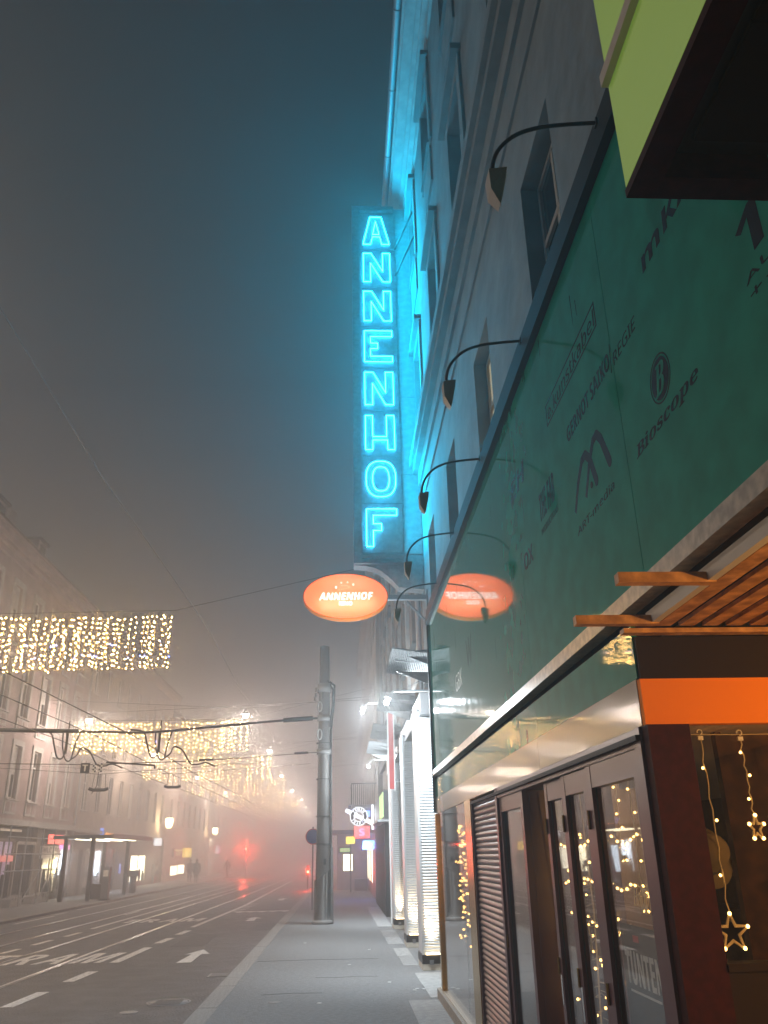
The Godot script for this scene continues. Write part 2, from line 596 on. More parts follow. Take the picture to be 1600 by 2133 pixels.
func ground() -> void:
	var R := -0.1
	var road := structure("road", Vector3(0, R, -60))
	bx(road, "asphalt", -120, 120, R - 0.3, R, 60, -330, M.asphalt)
	var walk := structure("sidewalk", Vector3(0, 0, -60))
	bx(walk, "asphalt", -1.7, 1.39, -0.28, 0.0, 30, -140, M.sidewalk_asphalt)
	bx(walk, "asphalt", 1.39, 4.6, -0.28, -0.002, 6, -3.85, M.sidewalk_asphalt)
	bx(walk, "asphalt", 1.39, 1.79, -0.28, -0.003, -13.25, -140, M.sidewalk_asphalt)
	var kerb := structure("kerb", Vector3(-1.83, 0, -60))
	var z := 4.0
	while z > -60.0:
		var l := rng.randf_range(0.95, 1.05)
		var j := rng.randf_range(-0.004, 0.004)
		bx(kerb, "kerb_stone", -1.97 + j, -1.7, -0.2, 0.004 + j * 0.5, z, z - l + 0.006, M.granite_kerb)
		z -= l
	bx(kerb, "kerb_stone", -1.97, -1.7, -0.2, 0.003, z, -140, M.granite_kerb)
	# pale slabs along the house fronts
	var spans := [[-9.2, -11.0, 0.95, 1.39], [-11.0, -13.1, 0.92, 1.39], [-13.25, -14.5, 1.25, 1.79], [-14.5, -15.9, 1.24, 1.79], [-16.9, -18.4, 1.12, 1.40], [-18.4, -19.9, 1.1, 1.40], [-20.8, -22.6, 1.04, 1.40], [-22.6, -24.4, 1.02, 1.40], [-25.6, -28.0, 1.0, 1.40], [-28.0, -31.0, 0.98, 1.40], [-31.0, -34.8, 0.96, 1.40]]
	for i in spans.size():
		var s: Array = spans[i]
		bx(walk, "paving_slab", s[2], s[3], -0.05, 0.004 + 0.0015 * (i % 3), s[0] - 0.004, s[1] + 0.004, M.slab_light if i % 3 != 1 else M.slab_mid)
	# cracks and litter leaves on the sidewalk
	for c in [[[-1.2, -14.0], [-0.75, -14.08], [-0.3, -14.02]], [[-0.45, -15.7], [-0.1, -15.62], [0.25, -15.72], [0.6, -15.65]], [[-1.65, -18.2], [-0.6, -18.25], [0.7, -18.15]]]:
		var pts := []
		for k in c: pts.append(Vector2(k[0], k[1]))
		for k in range(c.size() - 1, -1, -1): pts.append(Vector2(c[k][0], c[k][1] - 0.012))
		flat(walk, "seam", pts, 0.003, M.rubber, 0.005)
	for p in [[-0.35, -13.1], [0.1, -17.3], [0.55, -19.8], [-0.9, -21.6], [0.72, -14.9], [0.05, -11.4], [1.05, -14.0], [1.1, -14.15], [1.2, -14.1]]:
		flat(walk, "litter", [Vector2(p[0], p[1]), Vector2(p[0] + 0.05, p[1] + 0.012), Vector2(p[0] + 0.065, p[1] - 0.03), Vector2(p[0] + 0.02, p[1] - 0.04)], 0.006, M.white_paint, 0.004)
	# left pavement and tram platform
	var left := structure("sidewalk", Vector3(-14, 0, -60))
	bx(left, "asphalt", -15.6, -11.95, -0.28, -0.004, 30, -200, M.sidewalk_asphalt)
	bx(left, "kerb_stone", -11.95, -11.7, -0.28, 0.0, 30, -200, M.granite_kerb)
	# markings
	var y := R + 0.004
	var dashes := [[-14.3, -15.75, -4.98], [-16.92, -18.3, -4.88], [-19.7, -22.7, -4.77], [-23.73, -25.1, -4.69], [-26.15, -27.45, -4.62], [-11.0, -12.6, -5.08], [-7.5, -9.2, -5.15]]
	for d in dashes:
		flat(road, "lane_dash", [Vector2(d[2] - 0.1, d[0]), Vector2(d[2] + 0.1, d[0]), Vector2(d[2] + 0.16, d[1]), Vector2(d[2] - 0.04, d[1])], y, M.paint)
	for d in [[-22.2, -23.2, -8.02], [-24.14, -25.44, -7.95], [-26.48, -27.75, -7.85], [-19.6, -20.9, -8.14]]:
		flat(road, "lane_dash", [Vector2(d[2] - 0.07, d[0]), Vector2(d[2] + 0.07, d[0]), Vector2(d[2] + 0.12, d[1]), Vector2(d[2] - 0.02, d[1])], y, M.paint)
	for d in [[-32.1, -36.1, -11.3], [-37.0, -38.2, -11.45], [-39.9, -53.9, -11.5], [-35.7, -37.8, -8.4]]:
		flat(road, "lane_dash", [Vector2(d[2] - 0.06, d[0]), Vector2(d[2] + 0.06, d[0]), Vector2(d[2] + 0.14, d[1]), Vector2(d[2] + 0.02, d[1])], y, M.paint)
	flat(road, "solid_line", [Vector2(-4.72, -28.7), Vector2(-4.56, -28.7), Vector2(-4.2, -40.0), Vector2(-4.18, -78.0), Vector2(-4.34, -78.0), Vector2(-4.36, -40.0)], y, M.paint)
	flat(road, "solid_line", [Vector2(-7.90, -29.1), Vector2(-7.76, -29.1), Vector2(-7.2, -59.0), Vector2(-7.2, -100.0), Vector2(-7.34, -100.0), Vector2(-7.34, -59.0)], y, M.paint)
	for k in 6:
		flat(road, "hatch_bar", [Vector2(-4.3, -36.4 - k), Vector2(-3.95 + k * 0.03, -36.15 - k), Vector2(-3.95 + k * 0.03, -36.35 - k), Vector2(-4.3, -36.6 - k)], y, M.paint)
	for k in 5:
		flat(road, "yield_tooth", [Vector2(-4.2 + k * 0.44, -35.7), Vector2(-3.8 + k * 0.44, -35.7), Vector2(-4.0 + k * 0.44, -35.25)], y, M.paint)
	flat(road, "stop_line", [Vector2(-4.25, -35.75), Vector2(-2.1, -35.75), Vector2(-2.1, -35.95), Vector2(-4.25, -35.95)], y, M.paint)
	for t in [["T", -7.62, -20.7, 0.5], ["R", -6.86, -20.7, 0.5], ["A", -6.2, -20.7, 0.52], ["M", -5.36, -20.7, 0.66], ["T", -7.3, -32.0, 0.5], ["R", -6.6, -32.0, 0.5], ["A", -5.95, -32.0, 0.52], ["M", -5.16, -32.0, 0.66]]:
		var o := mi(road, "tram_letter", letters(t[0], 1.9 if t[2] > -30 else 1.5, t[3], 0.006, "Droid Sans", 700, 0.06), M.paint, Vector3(t[1], y - 0.002, t[2]))
		o.rotation.x = -PI / 2
	for a in [[-3.27, -19.35, 1.0], [-3.1, -30.8, 0.7], [-3.0, -44.0, 0.8]]:
		var k: float = a[2]
		flat(road, "lane_arrow", [Vector2(a[0] - 0.15, a[1]), Vector2(a[0] + 0.15, a[1]), Vector2(a[0] + 0.12, a[1] - 1.55 * k), Vector2(a[0] + 0.30, a[1] - 1.55 * k), Vector2(a[0] + 0.03, a[1] - 2.5 * k), Vector2(a[0] - 0.24, a[1] - 1.55 * k), Vector2(a[0] - 0.09, a[1] - 1.55 * k)], y, M.paint)
	# manhole covers
	var mh := thing("manhole_cover", "round iron manhole cover in the road beside the kerb", "manhole", Vector3(-2.6, y, -14.3))
	mi(mh, "rim", lathe_mesh([Vector2(0.30, -0.02), Vector2(0.33, -0.02), Vector2(0.33, 0.004), Vector2(0.30, 0.004)], 24), M.cast_iron, Vector3(-2.6, y, -14.3))
	mi(mh, "lid", lathe_mesh([Vector2(0, -0.02), Vector2(0.29, -0.02), Vector2(0.29, 0.002), Vector2(0, 0.002)], 24), M.cast_iron, Vector3(-2.6, y, -14.3))
	for k in 6:
		bx(mh, "rib", -2.6 - 0.2, -2.6 + 0.2, y + 0.001, y + 0.007, -14.3 + (k - 2.5) * 0.075 - 0.012, -14.3 + (k - 2.5) * 0.075 + 0.012, M.cast_iron)
	var vc := thing("valve_cover", "small oval iron valve cover in the road surface", "valve cover", Vector3(-3.0, y, -13.5))
	mi(vc, "lid", lathe_mesh([Vector2(0, -0.02), Vector2(0.13, -0.02), Vector2(0.13, 0.004), Vector2(0.1, 0.006), Vector2(0, 0.006)], 16), M.cast_iron, Vector3(-3.0, y, -13.5))
	var vc2 := thing("valve_cover", "small pale round valve cover in the sidewalk asphalt", "valve cover", Vector3(-0.95, 0, -13.3))
	mi(vc2, "lid", lathe_mesh([Vector2(0, -0.02), Vector2(0.09, -0.02), Vector2(0.09, 0.003), Vector2(0.07, 0.005), Vector2(0, 0.005)], 16), M.granite_kerb, Vector3(-0.95, 0, -13.3))
	# repairs in the asphalt, and a drain at the kerb
	for q in [[-4.2, -3.4, -22.8, -26.0], [-2.7, -2.0, -27.0, -29.5]]:
		flat(road, "repair_patch", [Vector2(q[0], q[2]), Vector2(q[1], q[2] + 0.05), Vector2(q[1] - 0.04, q[3]), Vector2(q[0] + 0.03, q[3] - 0.04)], R + 0.003, M.asphalt_patch, 0.005)
	var dr := thing("drain_grate", "small iron drain grate in the gutter against the kerb", "drain", Vector3(-2.2, R, -17.0))
	for k in 7:
		bx(dr, "grate_bar", -2.4, -2.0, R + 0.001, R + 0.012, -17.0 - 0.06 * k, -17.03 - 0.06 * k, M.cast_iron)
	bx(dr, "grate_frame", -2.44, -2.40, R, R + 0.010, -16.96, -17.44, M.cast_iron)
	bx(dr, "grate_frame", -2.0, -1.975, R, R + 0.010, -16.96, -17.44, M.cast_iron)
	# grooved tram rails
	var names := ["steel tram rail nearest the straight-ahead arrow", "steel tram rail running through the white letters TRAM", "steel tram rail of the far track, the one nearer the road centre", "steel tram rail of the far track beside the left kerb line"]
	var xs := [-5.85, -7.28, -8.85, -10.28]
	for i in 4:
		var rl := thing("tram_rail", names[i], "rail", Vector3(xs[i], R, -20))
		var st := tool()
		for off in [[-0.03, 0.03], [0.065, 0.085]]:
			var zz := 6.0
			while zz > -150.0:
				var z2 := zz - 6.0
				var xa: float = xs[i] + skew(zz); var xb: float = xs[i] + skew(z2)
				if zz > 0: xa = xs[i] - 0.33 - 0.1
				var up := 0.006
				quad(st, Vector3(xa + off[0], up, zz + 20), Vector3(xa + off[1], up, zz + 20), Vector3(xb + off[1], up, z2 + 20), Vector3(xb + off[0], up, z2 + 20))
				quad(st, Vector3(xa + off[0], -0.03, zz + 20), Vector3(xa + off[0], up, zz + 20), Vector3(xb + off[0], up, z2 + 20), Vector3(xb + off[0], -0.03, z2 + 20))
				quad(st, Vector3(xa + off[1], up, zz + 20), Vector3(xa + off[1], -0.03, zz + 20), Vector3(xb + off[1], -0.03, z2 + 20), Vector3(xb + off[1], up, z2 + 20))
				zz = z2
		mi(rl, "rail_head", done(st), M.rail_steel, Vector3(0, R, -20))

# ---------------------------------------------------------------- the cinema on the right
const FX := 1.4      # street front of the cladding and the bar
const WX := 1.8      # old wall above it

func cinema() -> void:
	var b := thing("cinema_building", "grey plastered cinema building with glossy dark green cladding above a glazed bar front", "building", Vector3(FX, 0, -8))
	# --- old plaster wall with recessed windows
	var holes := []
	for k in 5: holes.append([-2.55 - 3.2 * k, 1.1, 5.75, 2.3])
	for k in 6:
		holes.append([-2.75 - 3.4 * k + 0.0, 1.15, 10.6, 2.35])
		holes.append([-2.75 - 3.4 * k + 0.0, 1.15, 15.15, 2.0])
	facade(b, "wall", WX, -1, 6.0, -17.75, 5.2, 18.4, holes, 0.22, M.plaster_grey)
	bx(b, "inner_wall", WX + 0.5, 9.0, 3.4, 18.4, 6.0, -17.75, M.interior_plaster)
	bx(b, "side_wall", WX + 0.25, 9.0, 0.0, 18.4, -17.75, -17.85, M.plaster_grey)
	bx(b, "roof", 1.4, 9.0, 18.72, 18.9, 6.0, -17.85, M.roof_tile)
	for i in holes.size():
		var h: Array = holes[i]
		var lit: bool = i == 2
		var w := window(b, WX, -1, h[0], h[1], h[2], h[3], 0.22, M.window_frame, M.window_room if lit else M.night_glass)
		bx(w, "sill", WX - 0.09, WX + 0.16, h[2] - 0.06, h[2], h[0] - 0.68, h[0] + 0.68, M.plaster_trim)
		if h[2] > 9.0:     # raised plaster surround, apron and hood
			var st := tool()
			var o := Vector3(WX, h[2], h[0])
			var hw: float = h[1] / 2
			add_box(st, Vector3(-0.05, -0.06, -hw - 0.24), Vector3(0.0, h[3] + 0.2, -hw - 0.003))
			add_box(st, Vector3(-0.05, -0.06, hw + 0.003), Vector3(0.0, h[3] + 0.2, hw + 0.24))
			add_box(st, Vector3(-0.05, h[3] + 0.003, -hw), Vector3(0.0, h[3] + 0.2, hw))
			mi(w, "surround", done(st), M.plaster_trim, o)
			if h[2] > 14.0:
				bx(w, "apron", WX - 0.04, WX, h[2] - 0.95, h[2] - 0.062, h[0] - 0.6, h[0] + 0.6, M.plaster_trim)
			bx(w, "hood", WX - 0.16, WX, h[2] + h[3] + 0.2, h[2] + h[3] + 0.32, h[0] - hw - 0.3, h[0] + hw + 0.3, M.plaster_trim)
	# string course between the floors, stepped
	var cs := tool()
	for s in [[9.0, 9.08, 0.03], [9.62, 9.95, 0.05], [9.95, 10.1, 0.17], [10.1, 10.3, 0.24]]:
		add_box(cs, Vector3(-s[2], s[0], -17.75), Vector3(0.0, s[1] - 0.001, 6.0))
	mi(b, "string_course", done(cs), M.plaster_trim, Vector3(WX, 0, 0))
	# eaves: soffit, mouldings and gutter
	var ev := tool()
	for s in [[17.55, 17.7, 0.06], [17.7, 17.95, 0.03], [17.95, 18.1, 0.16], [18.1, 18.22, 0.26], [18.22, 18.36, 0.48], [18.36, 18.5, 0.53]]:
		add_box(ev, Vector3(-s[2], s[0], -17.8), Vector3(0.0, s[1] - 0.001, 6.0))
	mi(b, "eaves", done(ev), M.plaster_pale, Vector3(WX, 0, 0))
	var zz := 6.0
	while zz > -17.0:
		var st := tool()
		var prof := []
		for k in 9: prof.append(Vector2(cos(PI + PI * k / 8) * 0.09, sin(PI + PI * k / 8) * 0.09))
		for k in 8:
			quad(st, Vector3(prof[k].x, prof[k].y, 0), Vector3(prof[k].x, prof[k].y, -1.97), Vector3(prof[k + 1].x, prof[k + 1].y, -1.97), Vector3(prof[k + 1].x, prof[k + 1].y, 0))
			quad(st, Vector3(prof[k].x, prof[k].y, 0) * Vector3(0.93, 0.93, 1), Vector3(prof[k + 1].x, prof[k + 1].y, 0) * Vector3(0.93, 0.93, 1), Vector3(prof[k + 1].x * 0.93, prof[k + 1].y * 0.93, -1.97), Vector3(prof[k].x * 0.93, prof[k].y * 0.93, -1.97))
		var hook := []
		for k in 9: hook.append(Vector3(prof[k].x * 1.06, prof[k].y * 1.06, -1.985))
		tube(st, hook, 0.014, 5)
		mi(b, "gutter", done(st), M.zinc, Vector3(1.19, 18.6, zz))
		zz -= 2.0
	# --- green cladding, board by board
	var seams := [3.8, 1.3, -1.12, -3.55, -5.98, -8.41, -10.84, -12.9]
	var panels := []
	for i in seams.size() - 1:
		var p := bx(b, "green_panel", FX, FX + 0.02, 3.05, 5.305, seams[i] - 0.003, seams[i + 1] + 0.003, M.green_panel)
		panels.append(p)
	bx(b, "cladding_frame", FX + 0.025, WX + 0.0, 3.0, 5.36, 4.0, -12.88, M.near_black)
	bx(b, "cladding_end", FX + 0.0, WX, 2.95, 5.4, -12.905, -12.93, M.black_rail)
	# black top rail in two pieces with a groove
	bx(b, "top_rail", FX - 0.05, FX + 0.1, 5.31, 5.425, 4.0, -12.95, M.black_rail)
	bx(b, "top_rail", FX - 0.03, FX + 0.08, 5.43, 5.55, 4.0, -12.95, M.black_rail)
	bx(b, "corner_rail", FX - 0.03, FX + 0.05, 2.44, 5.355, -12.932, -13.0, M.black_rail)
	# beige fascia strip under the boards
	bx(b, "fascia_strip", FX - 0.03, FX + 0.05, 2.965, 3.045, 4.0, -12.9, M.beige_strip)
	bx(b, "soffit", FX + 0.06, 4.6, 2.97, 3.0, 4.0, -3.84, M.near_black)
	# lower green band and glossy beige band above the shop windows
	var low := [-3.84, -5.98, -8.41, -10.84, -12.9]
	for i in 4:
		bx(b, "green_band", FX + 0.004, FX + 0.03, 2.645, 2.9, low[i] - 0.002, low[i + 1] + 0.002, M.green_panel)
		bx(b, "beige_board", FX - 0.004, FX + 0.03, 2.425, 2.64, low[i] - 0.002, low[i + 1] + 0.002, M.beige_band)
	panel_prints(panels)
	# --- bar front
	bx(b, "ceiling", FX + 0.05, 4.6, 2.43, 2.62, -3.86, -12.85, M.interior_plaster)
	bx(b, "back_wall", 4.5, 4.6, 0, 2.43, -3.86, -12.85, M.interior_wood)
	bx(b, "party_wall", FX + 0.03, 4.5, 0, 2.43, -12.85, -12.95, M.interior_plaster)
	bx(b, "bar_floor", FX + 0.1, 4.5, 0.0, 0.1, -3.9, -12.85, M.interior_floor)
	for k in 3:
		bx(b, "shelf", 4.2, 4.5, 1.25 + 0.36 * k, 1.28 + 0.36 * k, -5.0, -11.5, M.interior_wood)
	bx(b, "counter", 3.3, 4.1, 0.1, 1.15, -5.0, -11.5, M.interior_wood)
	var bases := [-13.2, -12.15, -11.1, -10.1, -9.24]
	for i in 4:
		bx(b, "stone_tile", FX - 0.06, FX + 0.1, 0.0, 0.13, bases[i] + 0.003, bases[i + 1] - 0.003, M.stone_base)
	bx(b, "stone_ledge", FX - 0.02, FX + 0.1, 0.13, 0.15, -13.18, -9.24, M.white_trim)
	var shop := node(b, "shop_window", Vector3(FX, 0.15, -11))
	bx(shop, "post", FX - 0.03, FX + 0.05, 0.15, 2.42, -12.9, -12.76, M.bronze)
	bx(shop, "post", FX - 0.03, FX + 0.05, 0.15, 2.42, -9.72, -9.26, M.bronze)
	bx(shop, "pane", FX + 0.005, FX + 0.013, 0.15, 2.42, -12.76, -9.72, M.glass)
	var sh := node(b, "roller_shutter", Vector3(FX, 0.02, -8.5))
	var slat := tool()
	var pr := []
	for k in 7: pr.append(Vector2(-0.012 * sin(PI * k / 6.0), -0.024 + 0.048 * k / 6.0))
	for k in 6:
		quad(slat, Vector3(pr[k].x, pr[k].y, -0.72), Vector3(pr[k].x, pr[k].y, 0.72), Vector3(pr[k + 1].x, pr[k + 1].y, 0.72), Vector3(pr[k + 1].x, pr[k + 1].y, -0.72))
	quad(slat, Vector3(0.012, -0.024, 0.72), Vector3(0.012, -0.024, -0.72), Vector3(0.012, 0.024, -0.72), Vector3(0.012, 0.024, 0.72))
	quad(slat, Vector3(0.0, -0.024, 0.72), Vector3(0.0, -0.024, -0.72), Vector3(0.012, -0.024, -0.72), Vector3(0.012, -0.024, 0.72))
	var slat_mesh := done(slat)
	for k in 46:
		mi(sh, "slat", slat_mesh, M.shutter, Vector3(FX + 0.012, 0.05 + 0.0515 * k, -8.5))
	bx(sh, "guide_rail", FX - 0.02, FX + 0.04, 0, 2.41, -9.26, -9.21, M.plum_frame)
	bx(sh, "guide_rail", FX - 0.02, FX + 0.04, 0, 2.41, -7.79, -7.70, M.plum_frame)
	var head := bx(b, "header_beam", FX - 0.015, FX + 0.09, 2.335, 2.42, -7.7, -3.85, M.plum_frame)
	bx(head, "track", FX - 0.04, FX - 0.016, 2.36, 2.385, -9.2, -3.85, M.black_rail)
	glazed(b, "side_light", FX, -7.70, -6.68, 0.0, 2.335, 0.09)
	# the entrance between is open to a recessed dark vestibule
	bx(b, "vestibule_wall", FX + 0.05, FX + 0.9, 0, 2.33, -6.72, -6.68, M.plum_frame)
	bx(b, "vestibule_door", FX + 0.5, FX + 0.56, 0, 2.33, -6.68, -6.02, M.plum_frame)
	glazed(b, "door", FX + 0.02, -6.02, -5.47, 0.0, 2.33, 0.075)
	glazed(b, "door", FX, -5.46, -4.86, 0.0, 2.33, 0.085)
	glazed(b, "shop_front", FX - 0.01, -4.85, -3.93, 0.0, 2.333, 0.10)
	bx(b, "corner_post", FX - 0.02, FX + 0.07, 0, 2.42, -3.93, -3.85, M.plum_frame)
	# --- entrance recess, facing the street corner
	bx(b, "recess_pillar", FX - 0.005, 1.59, 0, 2.42, -3.86, -3.77, M.oxblood)
	bx(b, "recess_apron", 1.59, 4.6, 0, 1.42, -3.86, -3.78, M.brown_paint)
	var rw := node(b, "recess_window", Vector3(1.59, 1.42, -3.8))
	bx(rw, "sill", 1.59, 4.6, 1.42, 1.45, -3.86, -3.76, M.brown_paint)
	bx(rw, "pane", 1.59, 4.6, 1.45, 2.42, -3.82, -3.812, M.glass)
	bx(rw, "mullion", 2.6, 2.68, 1.45, 2.42, -3.86, -3.78, M.oxblood)
	bx(b, "orange_board", FX + 0.0, 4.6, 2.425, 2.635, -3.86, -3.80, M.orange_paint)
	bx(b, "brown_board", FX + 0.012, 4.6, 2.64, 2.84, -3.86, -3.815, M.brown_paint)
	bx(b, "recess_back", 4.6, 4.7, 0, 3.0, 4.0, -3.86, M.oxblood)
	# slatted ceiling of the recess
	var ce := node(b, "slatted_ceiling", Vector3(FX, 2.86, -2))
	bx(ce, "edge_board", FX + 0.035, FX + 0.07, 2.865, 2.925, 3.0, -3.70, M.white_trim)
	for k in 26:
		bx(ce, "slat", FX + 0.08 + 0.115 * k, FX + 0.155 + 0.115 * k, 2.868, 2.886, 3.0, -3.72, M.slat_wood)
	for zc in [-3.25, -2.1, -0.9]:
		bx(ce, "backing_batten", FX + 0.08, 4.5, 2.888, 2.91, zc - 0.03, zc + 0.03, M.brown_paint)
	for q in [[1.08, 1.47, -3.03], [1.08, 1.47, -3.66]]:
		bx(ce, "batten", q[0], q[1], 2.858, 2.90, q[2] - 0.025, q[2] + 0.025, M.slat_wood)
	bx(ce, "batten", 1.335, 4.5, 2.842, 2.864, -3.80, -3.74, M.slat_wood)

func glazed(parent: Node3D, called: String, x: float, z0: float, z1: float, y0: float, y1: float, t: float) -> void:
	var g := node(parent, called, Vector3(x, y0, (z0 + z1) / 2))
	bx(g, "stile", x, x + 0.06, y0, y1, z0 + 0.004, z0 + t, M.plum_frame)
	bx(g, "stile", x, x + 0.06, y0, y1, z1 - t, z1 - 0.004, M.plum_frame)
	bx(g, "top_rail", x + 0.002, x + 0.058, y1 - 0.12, y1, z0 + t, z1 - t, M.plum_frame)
	bx(g, "bottom_rail", x + 0.002, x + 0.058, y0 + 0.01, y0 + 0.22, z0 + t, z1 - t, M.plum_frame)
	bx(g, "pane", x + 0.026, x + 0.033, y0 + 0.22, y1 - 0.12, z0 + t, z1 - t, M.glass)
	bx(g, "seal", x + 0.022, x + 0.026, y0 + 0.215, y1 - 0.115, z0 + t, z0 + t + 0.012, M.rubber)
	bx(g, "seal", x + 0.022, x + 0.026, y0 + 0.215, y1 - 0.115, z1 - t - 0.012, z1 - t, M.rubber)
	for hy in [0.35, 1.2, 2.05]:
		mi(g, "hinge", tube_mesh([Vector3(0, -0.05, 0), Vector3(0, 0.05, 0)], 0.009, 6), M.bronze, Vector3(x - 0.006, y0 + hy, z0 + 0.012))
	if called == "door":
		bx(g, "lock_plate", x - 0.004, x, y0 + 0.98, y0 + 1.16, z0 + t * 0.25, z0 + t * 0.7, M.brushed_steel)

func panel_prints(panels: Array) -> void:
	var x := FX
	var ink: Material = M.print_black
	var p0: Node3D = panels[2]   # nearest the recess
	var p1: Node3D = panels[3]
	# panels: 0 (3.8..1.3) 1 (1.3..-1.12) 2 (-1.12..-3.55) 3 (-3.55..-5.98) 4 5 6
	print_on(p0, "print", "12", x, 3.86, -2.02, 0.19, 0.46, ink)
	print_on(p0, "print", "AUDIO", x, 3.70, -2.0, 0.035, 0.5, ink, -1.0, "Droid Sans Mono", 400)
	print_on(p0, "print", "+-=", x, 3.635, -2.1, 0.03, 0.28, ink, -1.0, "Droid Sans Mono", 700)
	print_on(p0, "print", "mKA", x, 4.42, -2.72, 0.11, 0.6, ink, -1.0, "Droid Sans", 700, 0.15)
	var ring := tool()
	var pts := []
	for k in 40: pts.append(Vector2(cos(TAU * k / 40), sin(TAU * k / 40)))
	for k in 40:
		var a: Vector2 = pts[k]
		var c: Vector2 = pts[(k + 1) % 40]
		slab(ring, PackedVector2Array([a * 0.115, c * 0.115, c * 0.107, a * 0.107]), Vector3.ZERO, Vector3(0, 0, 1), Vector3(0, 1, 0), 0.003)
	mi(p0, "print", done(ring), ink, Vector3(x - 0.001, 3.808, -3.04))
	var disc := []
	for k in 32: disc.append(Vector2(cos(TAU * k / 32), sin(TAU * k / 32)) * 0.098)
	mi(p0, "print", slab_mesh(disc, Vector3.ZERO, Vector3(0, 0, 1), Vector3(0, 1, 0), 0.001), ink, Vector3(x - 0.001, 3.808, -3.04))
	print_on(p0, "print", "B", x - 0.001, 3.808, -3.04, 0.14, 0.1, M.green_panel, -1.0, "Droid Serif", 700, 0.35)
	print_on(p0, "print", "Bioscope", x, 3.625, -3.06, 0.085, 0.72, ink, -1.0, "Droid Serif", 700, 0.45)
	# kunstkabel in its box
	var bxs := tool()
	for r in [[-4.87, -3.70, 4.56, 4.572], [-4.87, -3.70, 4.708, 4.72], [-4.87, -4.855, 4.572, 4.708], [-3.715, -3.70, 4.572, 4.708]]:
		add_box(bxs, Vector3(-0.001, r[2] - 4.64, r[0] + 4.28), Vector3(0, r[3] - 4.64, r[1] + 4.28))
	mi(p1, "print", done(bxs), ink, Vector3(x, 4.64, -4.28))
	print_on(p1, "print", "e.kunstkabel", x, 4.637, -4.28, 0.105, 1.1, ink, -1.0, "Droid Sans", 400, 0.1)
	print_on(p1, "print", "GERNOT SAIKO", x, 4.272, -4.03, 0.1, 0.86, ink, -1.0, "Droid Sans", 700, 0.0)
	print_on(p1, "print", "/", x, 4.262, -3.575, 0.16, 0.03, ink, -1.0, "Droid Sans", 400, 0.0)
	print_on(p0, "print", "REGIE", x, 4.228, -3.37, 0.068, 0.33, ink, -1.0, "Droid Sans", 400, 0.15)
	# double bow above art-media
	for s in [[[-4.47, 3.76], [-4.36, 3.90], [-4.24, 3.995], [-4.17, 4.0], [-4.10, 3.94], [-4.03, 3.77]], [[-4.24, 3.76], [-4.13, 3.90], [-4.01, 4.005], [-3.94, 4.01], [-3.88, 3.95], [-3.79, 3.77]]]:
		var c := Curve2D.new()
		for q in s: c.add_point(Vector2(q[0], q[1]))
		var st := tool()
		for i in s.size() - 1:
			var a := Vector2(s[i][0], s[i][1])
			var d := Vector2(s[i + 1][0], s[i + 1][1])
			var wa: float = 0.020 + 0.010 * i / 4.0
			var n := (d - a).normalized().orthogonal()
			slab(st, PackedVector2Array([a - n * wa, a + n * wa, d + n * (wa + 0.002), d - n * (wa + 0.002)]), Vector3(-0.0005 * (i % 2), 0, 0), Vector3(0, 0, 1), Vector3(0, 1, 0), 0.003)
			var cap := []
			for k in 10: cap.append(d + Vector2(cos(TAU * k / 10), sin(TAU * k / 10)) * (wa + 0.001))
			slab(st, PackedVector2Array(cap), Vector3(-0.001, 0, 0), Vector3(0, 0, 1), Vector3(0, 1, 0), 0.003)
		mi(p1, "print", done(st), ink, Vector3(x - 0.0005, 0, 0))
	var dot := []
	for k in 14: dot.append(Vector2(cos(TAU * k / 14), sin(TAU * k / 14)) * 0.02)
	mi(p1, "print", slab_mesh(dot, Vector3.ZERO, Vector3(0, 0, 1), Vector3(0, 1, 0), 0.002), ink, Vector3(x - 0.002, 3.785, -4.12))
	print_on(p1, "print", "ART-media", x, 3.635, -4.12, 0.05, 0.7, ink, -1.0, "Droid Sans", 400, 0.2)
	print_on(p1, "print", "EH", x, 4.62, -5.9, 0.17, 0.5, ink, -1.0, "Droid Sans", 700, 0.3)
	print_on(p1, "print", "THE FAB", x, 4.13, -5.08, 0.2, 0.42, ink, -1.0, "Droid Sans", 700, 0.1)
	print_on(p1, "print", "PRODUCTIONS", x, 3.95, -5.06, 0.045, 0.46, ink, -1.0, "Droid Sans", 400, 0.0)
	print_on(p1, "print", "OX", x, 3.93, -5.75, 0.13, 0.3, ink, -1.0, "Droid Sans", 700, 0.0)
	# black drips below the rail and scratches, most of them at the far end
	for k in 34:
		var z := -12.7 + 9.0 * pow(rng.randf(), 2.0)
		var y := rng.randf_range(4.9, 5.3) if k % 3 else rng.randf_range(3.2, 4.8)
		var h := rng.randf_range(0.04, 0.28)
		var w := rng.randf_range(0.002, 0.006)
		var pn: Node3D = panels[3 if z > -5.98 else 4 if z > -8.41 else 5 if z > -10.84 else 6]
		mi(pn, "drip", slab_mesh([Vector2(-w, 0), Vector2(w, 0), Vector2(w * 0.4, -h), Vector2(-w * 0.3, -h * 0.9)], Vector3.ZERO, Vector3(0, 0, 1), Vector3(0, 1, 0), 0.0008), ink, Vector3(x - 0.0008, y, z))
	print_on(panels[5], "print", "GBK", x, 3.8, -9.8, 0.2, 0.55, M.poster_grey, -1.0, "Droid Sans", 400, 0.0)
	print_on(panels[5], "print", "W", x, 3.95, -8.9, 0.3, 0.4, ink, -1.0, "Droid Sans", 400, 0.0)

